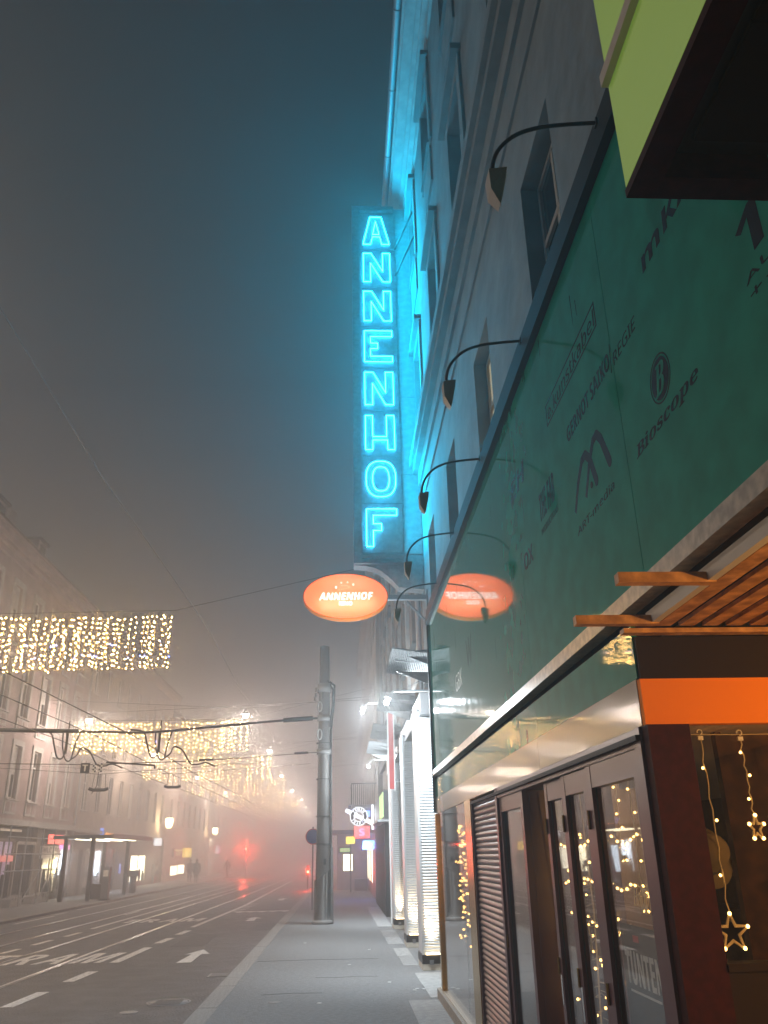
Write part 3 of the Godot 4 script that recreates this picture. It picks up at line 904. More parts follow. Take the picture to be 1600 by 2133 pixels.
# ---------------------------------------------------------------- further houses on the right
func ribbed_column(parent: Node3D, x0: float, x1: float, z0: float, z1: float, top: float) -> void:
	var c := node(parent, "column", Vector3((x0 + x1) / 2, 0, (z0 + z1) / 2))
	bx(c, "plinth", x0 - 0.004, x1, 0.0, 0.10, z0 + 0.01, z1, M.white_trim)
	bx(c, "plinth_cap", x0 - 0.008, x1, 0.10, 0.24, z0 + 0.015, z1, M.dark_metal)
	bx(c, "lock_box", x0 + 0.12, x0 + 0.19, 0.09, 0.16, z0 + 0.015, z0 + 0.04, M.grey_metal)
	# corner posts
	bx(c, "corner_bead", x0, x0 + 0.045, 0.24, top, z0, z0 - 0.045, M.aluminium)
	bx(c, "side_sheet", x0 + 0.01, x0 + 0.02, 0.24, top, z0 - 0.045, z1, M.aluminium)
	bx(c, "core", x0 + 0.03, x1, 0.24, top, z0 - 0.06, z1, M.grey_metal)
	# ribbed sheet facing along the street: rounded ribs
	var st := tool()
	var pitch := 0.052
	var y := 0.24
	while y < top - pitch:
		var pr := []
		for k in 6: pr.append(Vector2(y + pitch * k / 5.0, 0.016 * sin(PI * k / 5.0)))
		for k in 5:
			quad(st, Vector3(x0 + 0.045, pr[k].x, z0 - 0.03 + pr[k].y), Vector3(x1, pr[k].x, z0 - 0.03 + pr[k].y), Vector3(x1, pr[k + 1].x, z0 - 0.03 + pr[k + 1].y), Vector3(x0 + 0.045, pr[k + 1].x, z0 - 0.03 + pr[k + 1].y))
		y += pitch
	mi(c, "ribbed_sheet", done(st), M.aluminium)
	var fl := bx(c, "foot_lamp", x0 + 0.06, x1 - 0.02, 0.245, 0.262, z0 + 0.02, z0 + 0.06, M.foot_lamp)
	spot(fl, Vector3((x0 + x1) / 2, 0.28, z0 + 0.12), Vector3(0, 1, -0.11), 30.0, lin(1.0, 0.70, 0.40), 1.8, 0.04)

func canopy(parent: Node3D, z: float, s := 1.0) -> void:
	var c := node(parent, "canopy", Vector3(1.2, 4.8, z))
	# corrugated sheet, tilted towards the street corner
	var a := Vector3(0.80, 4.97, z - 0.45)
	var b := Vector3(1.66, 4.84, z - 0.45)
	var d := Vector3(0.88, 5.27, z + 0.25)
	var e := Vector3(1.68, 5.15, z + 0.25)
	var st := tool()
	var n := 26
	for k in n:
		var f0 := float(k) / n; var f1 := float(k + 0.5) / n; var f2 := float(k + 1) / n
		var off := Vector3(0, -0.012, 0.016)
		var q := [a.lerp(b, f0), a.lerp(b, f1) + off, a.lerp(b, f2), d.lerp(e, f0), d.lerp(e, f1) + off, d.lerp(e, f2)]
		quad(st, q[0], q[1], q[4], q[3]); quad(st, q[1], q[2], q[5], q[4])
		var up := Vector3(0, 0.02, -0.014)
		quad(st, q[3] + up, q[5] + up, q[2] + up, q[0] + up)
	mi(c, "corrugated_sheet", done(st), M.galvanised)
	var g := tool()
	slab(g, PackedVector2Array([Vector2(0.0, 0.0), Vector2(0.72, -0.28), Vector2(0.76, 0.08)]), Vector3(0.98, 5.22, z + 0.10), Vector3(1, 0, 0), Vector3(0, 1, 0), 0.012)
	mi(c, "bracket_plate", done(g), M.grey_metal)
	var g2 := tool()
	slab(g2, PackedVector2Array([Vector2(0.0, 0.0), Vector2(0.85, -0.34), Vector2(0.85, -0.02)]), Vector3(0.94, 4.84, z + 0.3), Vector3(1, 0, 0), Vector3(0, 1, 0), 0.012)
	mi(c, "lower_plate", done(g2), M.galvanised)
	mi(c, "stay", tube_mesh([Vector3(0.95, 5.12, z - 0.05), Vector3(1.82, 5.02, z - 0.05)], 0.02, 6), M.grey_metal)
	for k in 2:
		mi(c, "knob", ball(0.03, 8), M.dark_metal, Vector3(1.2 + 0.25 * k, 5.23, z + 0.0))

func shop_row_right() -> void:
	# second house: aluminium shop front below, tall plain front above
	var b := thing("shop_building", "tall house next to the cinema with ribbed aluminium columns along its shop front", "building", Vector3(1.8, 0, -26))
	var holes := []
	for k in 6:
		for y in [6.6, 10.2, 13.6]:
			holes.append([-20.0 - 3.1 * k, 1.15, y, 2.2])
	facade(b, "wall", WX, -1, -17.9, -38.2, 5.0, 17.0, holes, 0.2, M.plaster_brown)
	for h in holes:
		var w := window(b, WX, -1, h[0], h[1], h[2], h[3], 0.2, M.window_frame, M.night_glass)
		bx(w, "sill", WX - 0.12, WX + 0.1, h[2] - 0.08, h[2], h[0] - 0.75, h[0] + 0.75, M.plaster_trim)
	for k in 7:
		bx(b, "pilaster", WX - 0.09, WX - 0.001, 5.6, 16.2, -18.25 - 3.1 * k, -18.55 - 3.1 * k, M.plaster_pale)
	bx(b, "cornice", WX - 0.5, WX + 0.3, 17.0, 17.5, -17.9, -38.2, M.plaster_brown)
	bx(b, "string_course", WX - 0.14, WX - 0.002, 5.15, 5.5, -17.95, -38.2, M.plaster_pale)
	bx(b, "inner_wall", WX + 0.3, 9, 0, 17.0, -17.9, -38.2, M.interior_plaster)
	bx(b, "shop_front", WX - 0.02, WX + 0.2, 0.0, 5.0, -13.05, -38.2, M.dark_metal)
	bx(b, "lintel", FX + 0.1, WX - 0.03, 4.35, 4.75, -15.9, -29.0, M.grey_metal)
	bx(b, "meter_box", 1.58, 1.78, 5.35, 5.75, -13.5, -13.8, M.dark_metal)
	mi(b, "downpipe", tube_mesh([Vector3(1.72, 18.2, -17.95), Vector3(1.72, 0.2, -17.95)], 0.055, 10), M.zinc)
	for z in [-16.2, -20.0, -24.8]:
		ribbed_column(b, 1.41, 1.79, z, z - 0.85, 4.5)
	for z in [-14.6, -18.9, -23.8, -27.6]:
		canopy(b, z)
	for zz in [[-17.2, -19.8], [-21.0, -24.6], [-25.8, -29.5]]:
		bx(b, "shop_pane", WX - 0.05, WX - 0.045, 0.25, 2.7, zz[0], zz[1], M.night_glass)
		for k in 4:
			bx(b, "mullion", WX - 0.10, WX - 0.03, 0.05, 2.8, lerpf(zz[0], zz[1], k / 3.0) - 0.03, lerpf(zz[0], zz[1], k / 3.0) + 0.03, M.aluminium)
	# red lit grille shop
	var gr := node(b, "grille_front", Vector3(1.5, 0, -34))
	bx(gr, "red_lit_window", WX - 0.2, WX - 0.19, 0.5, 2.9, -30.2, -38.0, M.window_red)
	for k in 16:
		bx(gr, "bar", FX + 0.02, FX + 0.06, 0.0, 2.9, -30.0 - 0.52 * k, -30.05 - 0.52 * k, M.dark_metal)
	bx(gr, "sill_wall", FX + 0.06, WX - 0.21, 0.0, 0.45, -30.0, -38.2, M.dark_metal)
	bx(gr, "fascia", FX + 0.02, WX - 0.05, 2.95, 3.9, -29.6, -38.2, M.navy)
	bx(gr, "awning", FX - 0.25, FX + 0.3, 2.86, 2.93, -28.6, -33.0, M.grey_metal)
	bx(gr, "end_wall", FX + 0.02, WX - 0.05, 0.0, 3.9, -29.4, -29.6, M.dark_metal)
	# third house, with a balcony
	var c := thing("corner_house", "house with a railed balcony over its street front, beyond the tobacco sign", "building", Vector3(1.8, 0, -50))
	var h3 := []
	for k in 8:
		for y in [4.9, 8.4, 11.8]:
			h3.append([-41.0 - 3.4 * k, 1.2, y, 2.1])
	facade(c, "wall", 1.6, -1, -38.3, -68.0, 3.6, 15.5, h3, 0.2, M.plaster_sand)
	for h in h3:
		window(c, 1.6, -1, h[0], h[1], h[2], h[3], 0.2, M.window_frame, M.night_glass)
	bx(c, "cornice", 1.2, 1.9, 15.5, 15.9, -38.3, -68.0, M.plaster_sand)
	bx(c, "inner_wall", 1.9, 9, 0, 15.5, -38.3, -68.0, M.interior_plaster)
	bx(c, "shop_front", 1.5, 1.88, 0, 3.6, -38.35, -68.0, M.dark_metal)
	var bal := node(c, "balcony", Vector3(1.0, 3.9, -41))
	bx(bal, "slab", 0.42, 1.6, 3.82, 3.95, -40.0, -43.2, M.plaster_pale)
	bx(bal, "ledge", 0.30, 1.6, 3.955, 4.0, -39.9, -43.3, M.plaster_pale)
	bx(bal, "rail", 0.42, 1.6, 4.90, 4.95, -40.02, -40.08, M.dark_metal)
	bx(bal, "rail", 0.42, 0.48, 4.90, 4.95, -40.08, -43.2, M.dark_metal)
	for k in 13:
		bx(bal, "baluster", 0.44 + 0.088 * k, 0.465 + 0.088 * k, 4.0, 4.9, -40.03, -40.07, M.dark_metal)
	for k in 14:
		bx(bal, "baluster", 0.44, 0.465, 4.0, 4.9, -40.25 - 0.215 * k, -40.28 - 0.215 * k, M.dark_metal)
	for k in 3:
		bx(c, "lit_strip", 1.47, 1.49, 0.6, 2.4, -44.0 - 3.5 * k, -44.12 - 3.5 * k, M.window_warm)
	# houses further down
	for k in 3:
		var z0 := -68.3 - 26.0 * k
		var f := thing("far_house", ["plain house right of the far traffic lights, faint in the fog", "second faint house beyond the balcony house", "last faint house at the foggy end of the street"][k], "building", Vector3(1.8, 0, z0 - 12))
		var hh := []
		for i in 7:
			for y in [4.9, 8.2, 11.4]:
				hh.append([z0 - 2.5 - 3.5 * i, 1.2, y, 2.0])
		facade(f, "wall", 1.8, -1, z0, z0 - 25.6, 0.0, 14.5 + k, hh, 0.2, M.plaster_sand if k % 2 else M.plaster_mauve)
		for h in hh:
			window(f, 1.8, -1, h[0], h[1], h[2], h[3], 0.2, M.window_frame, M.night_glass, 1)
		bx(f, "inner_wall", 2.1, 9, 0, 14.5 + k, z0, z0 - 25.6, M.interior_plaster)
	# low kiosk with lit window beyond the tram pole
	var k := thing("kiosk", "low kiosk with one lit square window beyond the tram pole", "kiosk", Vector3(0.4, 0, -52))
	bx(k, "wall", -0.3, 1.45, 0.0, 3.0, -52.0, -55.0, M.plaster_mauve)
	bx(k, "roof", -0.7, 1.45, 3.0, 3.2, -51.4, -55.3, M.navy)
	bx(k, "window_frame", 0.02, 0.66, 0.95, 1.95, -51.96, -52.0, M.window_frame)
	bx(k, "lit_window", 0.08, 0.6, 1.02, 1.88, -51.94, -51.962, M.window_warm)
	bx(k, "bench", 0.7, 1.4, 0.0, 0.6, -50.4, -51.0, M.dark_metal)

# ---------------------------------------------------------------- the left side of the street
const LX := -15.5
func left_row() -> void:
	var a := thing("town_house", "mauve town house with pale window surrounds above a scaffolded shop front", "building", Vector3(LX, 0, -40))
	var holes := []
	var axes := []
	for k in 9: axes.append(-49.4 + 2.72 * k)
	for z in axes:
		for r in [[4.65, 2.35], [8.35, 2.4], [12.1, 2.0]]:
			holes.append([z, 0.95, r[0], r[1]])
	facade(a, "wall", LX, 1, -25.0, -51.2, 3.7, 15.6, holes, 0.18, M.plaster_mauve)
	for h in holes:
		var w := window(a, LX, 1, h[0], h[1], h[2], h[3], 0.18, M.window_white, M.night_glass)
		var st := tool()
		var hw: float = h[1] / 2
		add_box(st, Vector3(0.001, -0.05, -hw - 0.26), Vector3(0.07, h[3] + 0.25, -hw - 0.002))
		add_box(st, Vector3(0.001, -0.05, hw + 0.002), Vector3(0.07, h[3] + 0.25, hw + 0.26))
		add_box(st, Vector3(0.001, h[3] + 0.002, -hw), Vector3(0.07, h[3] + 0.25, hw))
		mi(w, "surround", done(st), M.plaster_pale, Vector3(LX, h[2], h[0]))
		bx(w, "sill", LX + 0.002, LX + 0.16, h[2] - 0.12, h[2] - 0.05, h[0] - hw - 0.3, h[0] + hw + 0.3, M.plaster_pale)
		bx(w, "apron", LX + 0.002, LX + 0.06, h[2] - 0.72, h[2] - 0.12, h[0] - hw - 0.26, h[0] + hw + 0.26, M.plaster_pale)
		for s in [-1, 1]:
			bx(w, "apron_field", LX + 0.061, LX + 0.075, h[2] - 0.62, h[2] - 0.2, h[0] + s * 0.33 - 0.22, h[0] + s * 0.33 + 0.22, M.plaster_mauve)
		var pick := int(absf(h[0]) * 7.0 + h[2] * 3.0) % 5
		if pick == 1 or pick == 3:
			for s in [-1, 1]:
				bx(w, "curtain", LX - 0.20, LX - 0.185, h[2] + 0.05, h[2] + h[3] - 0.05, h[0] + s * hw * 0.5, h[0] + s * (hw - 0.04), M.white_paint)
		if pick == 2 or pick == 0:
			bx(w, "blind", LX - 0.13, LX - 0.11, h[2] + h[3] * 0.45, h[2] + h[3] - 0.06, h[0] - hw + 0.06, h[0] + hw - 0.06, M.plaster_pale)
	var ev := tool()
	for s in [[15.0, 15.3, 0.12], [15.3, 15.5, 0.3], [15.5, 15.75, 0.6], [15.75, 15.9, 0.7]]:
		add_box(ev, Vector3(0, s[0], -51.2), Vector3(s[2], s[1] - 0.002, -25.0))
	mi(a, "eaves", done(ev), M.plaster_mauve, Vector3(LX, 0, 0))
	roof(a, LX, -25.0, -51.3, 15.9, 19.6)
	bx(a, "inner_wall", LX - 0.4, LX - 9, 0.0, 15.5, -25.0, -51.2, M.interior_plaster)
	bx(a, "string_course", LX + 0.001, LX + 0.22, 3.45, 3.72, -25.0, -51.2, M.plaster_pale)
	for z in [-31.5, -37.2, -43.0]:
		var d := node(a, "dormer", Vector3(LX - 1.5, 17.0, z))
		bx(d, "cheek", LX - 2.2, LX - 0.9, 16.6, 18.0, z - 0.6, z + 0.6, M.plaster_mauve)
		bx(d, "dormer_window", LX - 0.9, LX - 0.86, 16.9, 17.8, z - 0.4, z + 0.4, M.night_glass)
		bx(d, "cap", LX - 2.3, LX - 0.75, 18.0, 18.12, z - 0.72, z + 0.72, M.roof_tile)
	# ground floor: shop fronts
	bx(a, "shop_wall", LX - 0.3, LX, 0.0, 3.45, -25.0, -40.2, M.plaster_brown)
	bx(a, "shop_wall", LX - 0.3, LX, 0.0, 3.45, -45.6, -46.4, M.plaster_brown)
	bx(a, "shop_wall", LX - 0.35, LX - 0.3, 0.0, 3.45, -40.2, -51.2, M.interior_wood)
	shop(a, -41.4, 2.2, 0.45, 2.3, M.window_violet, M.plaster_brown)
	shop(a, -44.2, 2.4, 0.05, 2.6, M.night_glass, M.interior_plaster)
	shop(a, -48.1, 2.6, 0.3, 2.3, M.window_dim, M.plaster_brown)
	bx(a, "wall_lamp", LX + 0.02, LX + 0.14, 1.3, 1.95, -48.65, -48.45, M.lamp_yellow)
	omni(a, Vector3(LX + 0.3, 1.6, -48.55), lin(1.0, 0.85, 0.5), 2.0, 0.1)
	bx(a, "lit_strip_lamp", LX + 0.01, LX + 0.05, 3.2, 3.3, -40.6, -43.2, M.window_dim)
	bx(a, "red_lamp", LX + 0.01, LX + 0.1, 1.9, 2.15, -41.0, -42.4, M.window_red)
	shop(a, -49.9, 2.0, 0.45, 2.0, M.window_cool, M.window_white)
	bx(a, "pink_lit_sign", LX + 0.03, LX + 0.08, 2.45, 2.7, -49.1, -50.9, M.sign_pink)
	area(a, Vector3(LX + 0.15, 1.5, -50.0), Vector3(1, -0.2, 0.3), 1.6, 1.6, lin(0.75, 0.85, 1.0), 3.0)
	# signboards on that front
	var s1 := thing("shop_sign", "glowing red box sign above a white signboard at the mauve house", "sign", Vector3(LX + 0.2, 2.7, -48.5))
	bx(s1, "box", LX + 0.23, LX + 0.36, 2.68, 3.18, -46.2, -49.2, M.dark_metal)
	bx(s1, "red_lit_face", LX + 0.362, LX + 0.37, 2.71, 3.15, -46.25, -49.15, M.sign_red)
	bx(s1, "bracket", LX, LX + 0.23, 2.9, 2.95, -47.6, -47.7, M.dark_metal)
	var s2 := thing("shop_sign", "white signboard with dark lettering under the glowing red sign", "sign", Vector3(LX + 0.2, 2.2, -48.0))
	bx(s2, "board", LX + 0.02, LX + 0.08, 2.0, 2.62, -46.2, -49.4, M.white_paint)
	print_on(s2, "lettering", "iHLC FFO", LX + 0.08, 2.42, -47.8, 0.26, 2.7, M.navy, 1.0)
	var s3 := thing("shop_sign", "small blue lit sign beside the glowing red sign", "sign", Vector3(LX + 0.3, 2.7, -49.6))
	bx(s3, "blue_lit_face", LX + 0.05, LX + 0.3, 2.65, 2.85, -49.5, -49.62, M.sign_blue)
	bx(s3, "bracket", LX, LX + 0.05, 2.72, 2.78, -49.5, -49.6, M.dark_metal)
	# second house, sandy
	var b := thing("town_house", "pale sandy town house beside the mauve one, behind the tram shelter", "building", Vector3(LX, 0, -62))
	var hb := []
	for k in 9:
		for r in [[4.65, 2.3], [8.2, 2.3], [11.6, 2.0]]:
			hb.append([-52.9 - 2.85 * k, 0.95, r[0], r[1]])
	facade(b, "wall", LX, 1, -51.3, -77.6, 3.6, 15.2, hb, 0.18, M.plaster_sand)
	for h in hb:
		var w := window(b, LX, 1, h[0], h[1], h[2], h[3], 0.18, M.window_white, M.night_glass)
		bx(w, "sill", LX + 0.002, LX + 0.12, h[2] - 0.08, h[2] - 0.01, h[0] - 0.65, h[0] + 0.65, M.plaster_pale)
	bx(b, "eaves", LX, LX + 0.6, 15.2, 15.6, -51.3, -77.6, M.plaster_sand)
	roof(b, LX, -51.3, -77.6, 15.6, 19.0)
	bx(b, "inner_wall", LX - 0.4, LX - 9, 0.0, 15.2, -51.3, -77.6, M.interior_plaster)
	bx(b, "shop_wall", LX - 0.3, LX - 0.2, 0.0, 3.6, -51.3, -77.6, M.plaster_brown)
	bx(b, "string_course", LX + 0.001, LX + 0.2, 3.4, 3.6, -51.3, -77.6, M.plaster_pale)
	mi(b, "downpipe", tube_mesh([Vector3(LX + 0.1, 15.2, -51.3), Vector3(LX + 0.1, 0.1, -51.3)], 0.06, 8), M.zinc)
	shop(b, -56.6, 2.6, 0.4, 2.0, M.window_cool, M.window_white)
	shop(b, -60.4, 2.2, 0.05, 2.5, M.night_glass, M.plaster_brown)
	shop(b, -68.5, 5.0, 0.35, 1.75, M.window_warm, M.plaster_sand)
	shop(b, -75.4, 1.4, 0.6, 0.7, M.window_dim, M.plaster_brown)
	area(b, Vector3(LX + 0.2, 1.3, -68.5), Vector3(1, -0.15, 0.4), 4.0, 1.6, lin(1.0, 0.92, 0.7), 10.0)
	area(b, Vector3(LX + 0.2, 1.3, -56.6), Vector3(1, -0.15, 0.4), 2.0, 1.6, lin(0.75, 0.88, 1.0), 5.0)
	bx(b, "screen", LX + 0.02, LX + 0.06, 1.0, 1.6, -62.8, -63.1, M.sign_blue)
	var s4 := thing("shop_sign", "amber glowing shop lettering over the tram shelter roof", "sign", Vector3(LX + 0.2, 3.2, -60))
	bx(s4, "back_rail", LX, LX + 0.1, 3.0, 3.06, -57.4, -62.8, M.dark_metal)
	print_on(s4, "lit_lettering", "GUMLAUDIN CUBAN", LX + 0.14, 3.3, -60.2, 0.42, 4.9, M.sign_amber, 1.0, "Droid Sans", 700, 0.0, 0.06)
	bx(s4, "blue_lit_end", LX + 0.05, LX + 0.2, 2.95, 3.75, -57.0, -57.25, M.sign_blue)
	bx(s4, "end_arm", LX, LX + 0.05, 3.3, 3.36, -57.1, -57.2, M.dark_metal)
	var s5 := thing("shop_sign", "white glowing box sign hung out over the far pavement", "sign", Vector3(LX + 0.5, 3.0, -73))
	bx(s5, "lit_face", LX + 0.15, LX + 0.75, 2.85, 3.4, -72.9, -73.0, M.sign_white)
	bx(s5, "arm", LX, LX + 0.15, 3.1, 3.16, -72.92, -72.98, M.dark_metal)
	# third house
	var c := thing("town_house", "sandy house further down with lit ground floor windows and a yellow sign", "building", Vector3(LX, 0, -90))
	var hc := []
	for k in 8:
		for r in [[4.65, 2.2], [8.0, 2.2], [11.2, 2.0]]:
			hc.append([-80.0 - 3.2 * k, 1.0, r[0], r[1]])
	facade(c, "wall", LX, 1, -77.7, -104.0, 0.0, 14.0, hc, 0.18, M.plaster_sand)
	for h in hc:
		window(c, LX, 1, h[0], h[1], h[2], h[3], 0.18, M.window_frame, M.night_glass, 1)
	roof(c, LX, -77.7, -104.0, 14.0, 17.6)
	bx(c, "inner_wall", LX - 0.4, LX - 9, 0.0, 14.0, -77.7, -104.0, M.interior_plaster)
	bx(c, "lit_window", LX + 0.01, LX + 0.05, 0.45, 1.2, -81.5, -84.4, M.window_warm)
	bx(c, "lit_window", LX + 0.01, LX + 0.05, 0.5, 1.25, -85.0, -88.2, M.window_warm)
	bx(c, "corner_pier", LX, LX + 0.5, 0, 3.9, -100.5, -104.0, M.white_paint)
	bx(c, "panel_front", LX + 0.002, LX + 0.2, 0, 3.3, -90.5, -100.4, M.plaster_pale)
	var s6 := thing("shop_sign", "square yellow glowing sign on the far sandy house", "sign", Vector3(LX + 0.2, 2.4, -88.5))
	bx(s6, "yellow_lit_face", LX + 0.1, LX + 0.3, 1.95, 2.75, -86.6, -90.3, M.sign_yellow)
	bx(s6, "bracket", LX, LX + 0.1, 2.3, 2.36, -88.0, -88.1, M.dark_metal)
	var s7 := thing("shop_sign", "green lit departure board on the far sandy house", "sign", Vector3(LX + 0.2, 2.3, -83.5))
	bx(s7, "board", LX + 0.05, LX + 0.2, 1.95, 2.7, -81.5, -86.0, M.dark_metal)
	bx(s7, "green_lit_line", LX + 0.2, LX + 0.22, 2.5, 2.62, -81.7, -85.8, M.sign_lime)
	for k in 3:
		bx(s7, "green_lit_line", LX + 0.2, LX + 0.22, 2.38 - 0.13 * k, 2.44 - 0.13 * k, -82.3, -85.4 + 0.3 * k, M.sign_lime)
	bx(s7, "bracket", LX, LX + 0.05, 2.3, 2.36, -83.0, -83.1, M.dark_metal)
	for k in 3:
		var z0 := -104.2 - 24.0 * k
		var f := thing("far_house", ["pale faint house on the far side behind the red signal halo", "next faint house behind the red signal halo", "faintest house on the far side of the street"][k], "building", Vector3(LX, 0, z0 - 12))
		var hh := []
		for i in 6:
			for y in [4.9, 8.2, 11.2]:
				hh.append([z0 - 2.5 - 3.7 * i, 1.2, y, 2.0])
		facade(f, "wall", LX - 0.5, 1, z0, z0 - 23.8, 0.0, 14.0, hh, 0.2, M.plaster_mauve if k % 2 else M.plaster_pale)
		for h in hh:
			window(f, LX - 0.5, 1, h[0], h[1], h[2], h[3], 0.2, M.window_frame, M.night_glass, 1)
		bx(f, "inner_wall", LX - 0.9, LX - 9, 0, 14.0, z0, z0 - 23.8, M.interior_plaster)
		if k == 0:
			for q in [[-105.5, 0.9, M.window_cool], [-107.4, 0.7, M.sign_white], [-111.5, 0.3, M.window_red], [-113.0, 0.6, M.sign_white], [-114.5, 0.4, M.sign_pink], [-116.0, 0.3, M.sign_pink]]:
				bx(f, "lit_window", LX - 0.48, LX - 0.4, 2.3, 3.2, q[0], q[0] - q[1] * 2.2, q[2])

func roof(parent: Node3D, x: float, z0: float, z1: float, y0: float, y1: float) -> void:
	var st := tool()
	var a := Vector3(x + 0.75, y0, z0); var b := Vector3(x + 0.75, y0, z1); var c := Vector3(x - 4.5, y1, z1); var d := Vector3(x - 4.5, y1, z0)
	quad(st, a, b, c, d)
	var t := Vector3(0, -0.12, 0)
	quad(st, a + t, d + t, c + t, b + t)
	quad(st, a + t, b + t, b, a)
	var e := Vector3(x - 9.5, y0, z1); var f := Vector3(x - 9.5, y0, z0)
	quad(st, d, c, e, f)
	tri(st, a + t, a, d); tri(st, d, f, a + t); tri(st, b, b + t, c); tri(st, c, b + t, e)
	mi(parent, "roof", done(st), M.roof_tile)
	for k in 2:
		var z := lerpf(z0, z1, 0.35 + 0.35 * k)
		bx(parent, "chimney", x - 3.6, x - 2.9, y1 - 1.2, y1 + 0.5, z - 0.4, z + 0.4, M.plaster_brown)

func shop(parent: Node3D, zc: float, w: float, yb: float, h: float, glass: Material, frame: Material) -> void:
	var s := node(parent, "shop_window", Vector3(LX, yb, zc))
	bx(s, "lit_window", LX - 0.08, LX - 0.06, yb, yb + h, zc - w / 2, zc + w / 2, glass)
	bx(s, "jamb", LX - 0.3, LX + 0.03, yb - 0.05, yb + h + 0.1, zc - w / 2 - 0.12, zc - w / 2, frame)
	bx(s, "jamb", LX - 0.3, LX + 0.03, yb - 0.05, yb + h + 0.1, zc + w / 2, zc + w / 2 + 0.12, frame)
	bx(s, "head", LX - 0.3, LX + 0.035, yb + h, yb + h + 0.14, zc - w / 2, zc + w / 2, frame)
	bx(s, "stall_riser", LX - 0.3, LX + 0.02, 0.0, yb, zc - w / 2, zc + w / 2, M.dark_metal)
	bx(s, "mullion", LX - 0.06, LX - 0.0, yb, yb + h, zc - 0.03, zc + 0.03, frame)
	if glass != M.night_glass:       # goods standing in the window
		for k in 4:
			var zz := zc - w / 2 + w * (0.15 + 0.22 * k)
			var hh := h * rng.randf_range(0.25, 0.6)
			mi(s, "goods", lathe_mesh([Vector2(0.1, 0), Vector2(0.14, hh * 0.4), Vector2(0.08, hh * 0.8), Vector2(0.05, hh)], 8), M.coat_dark, Vector3(LX + 0.0, yb, zz))

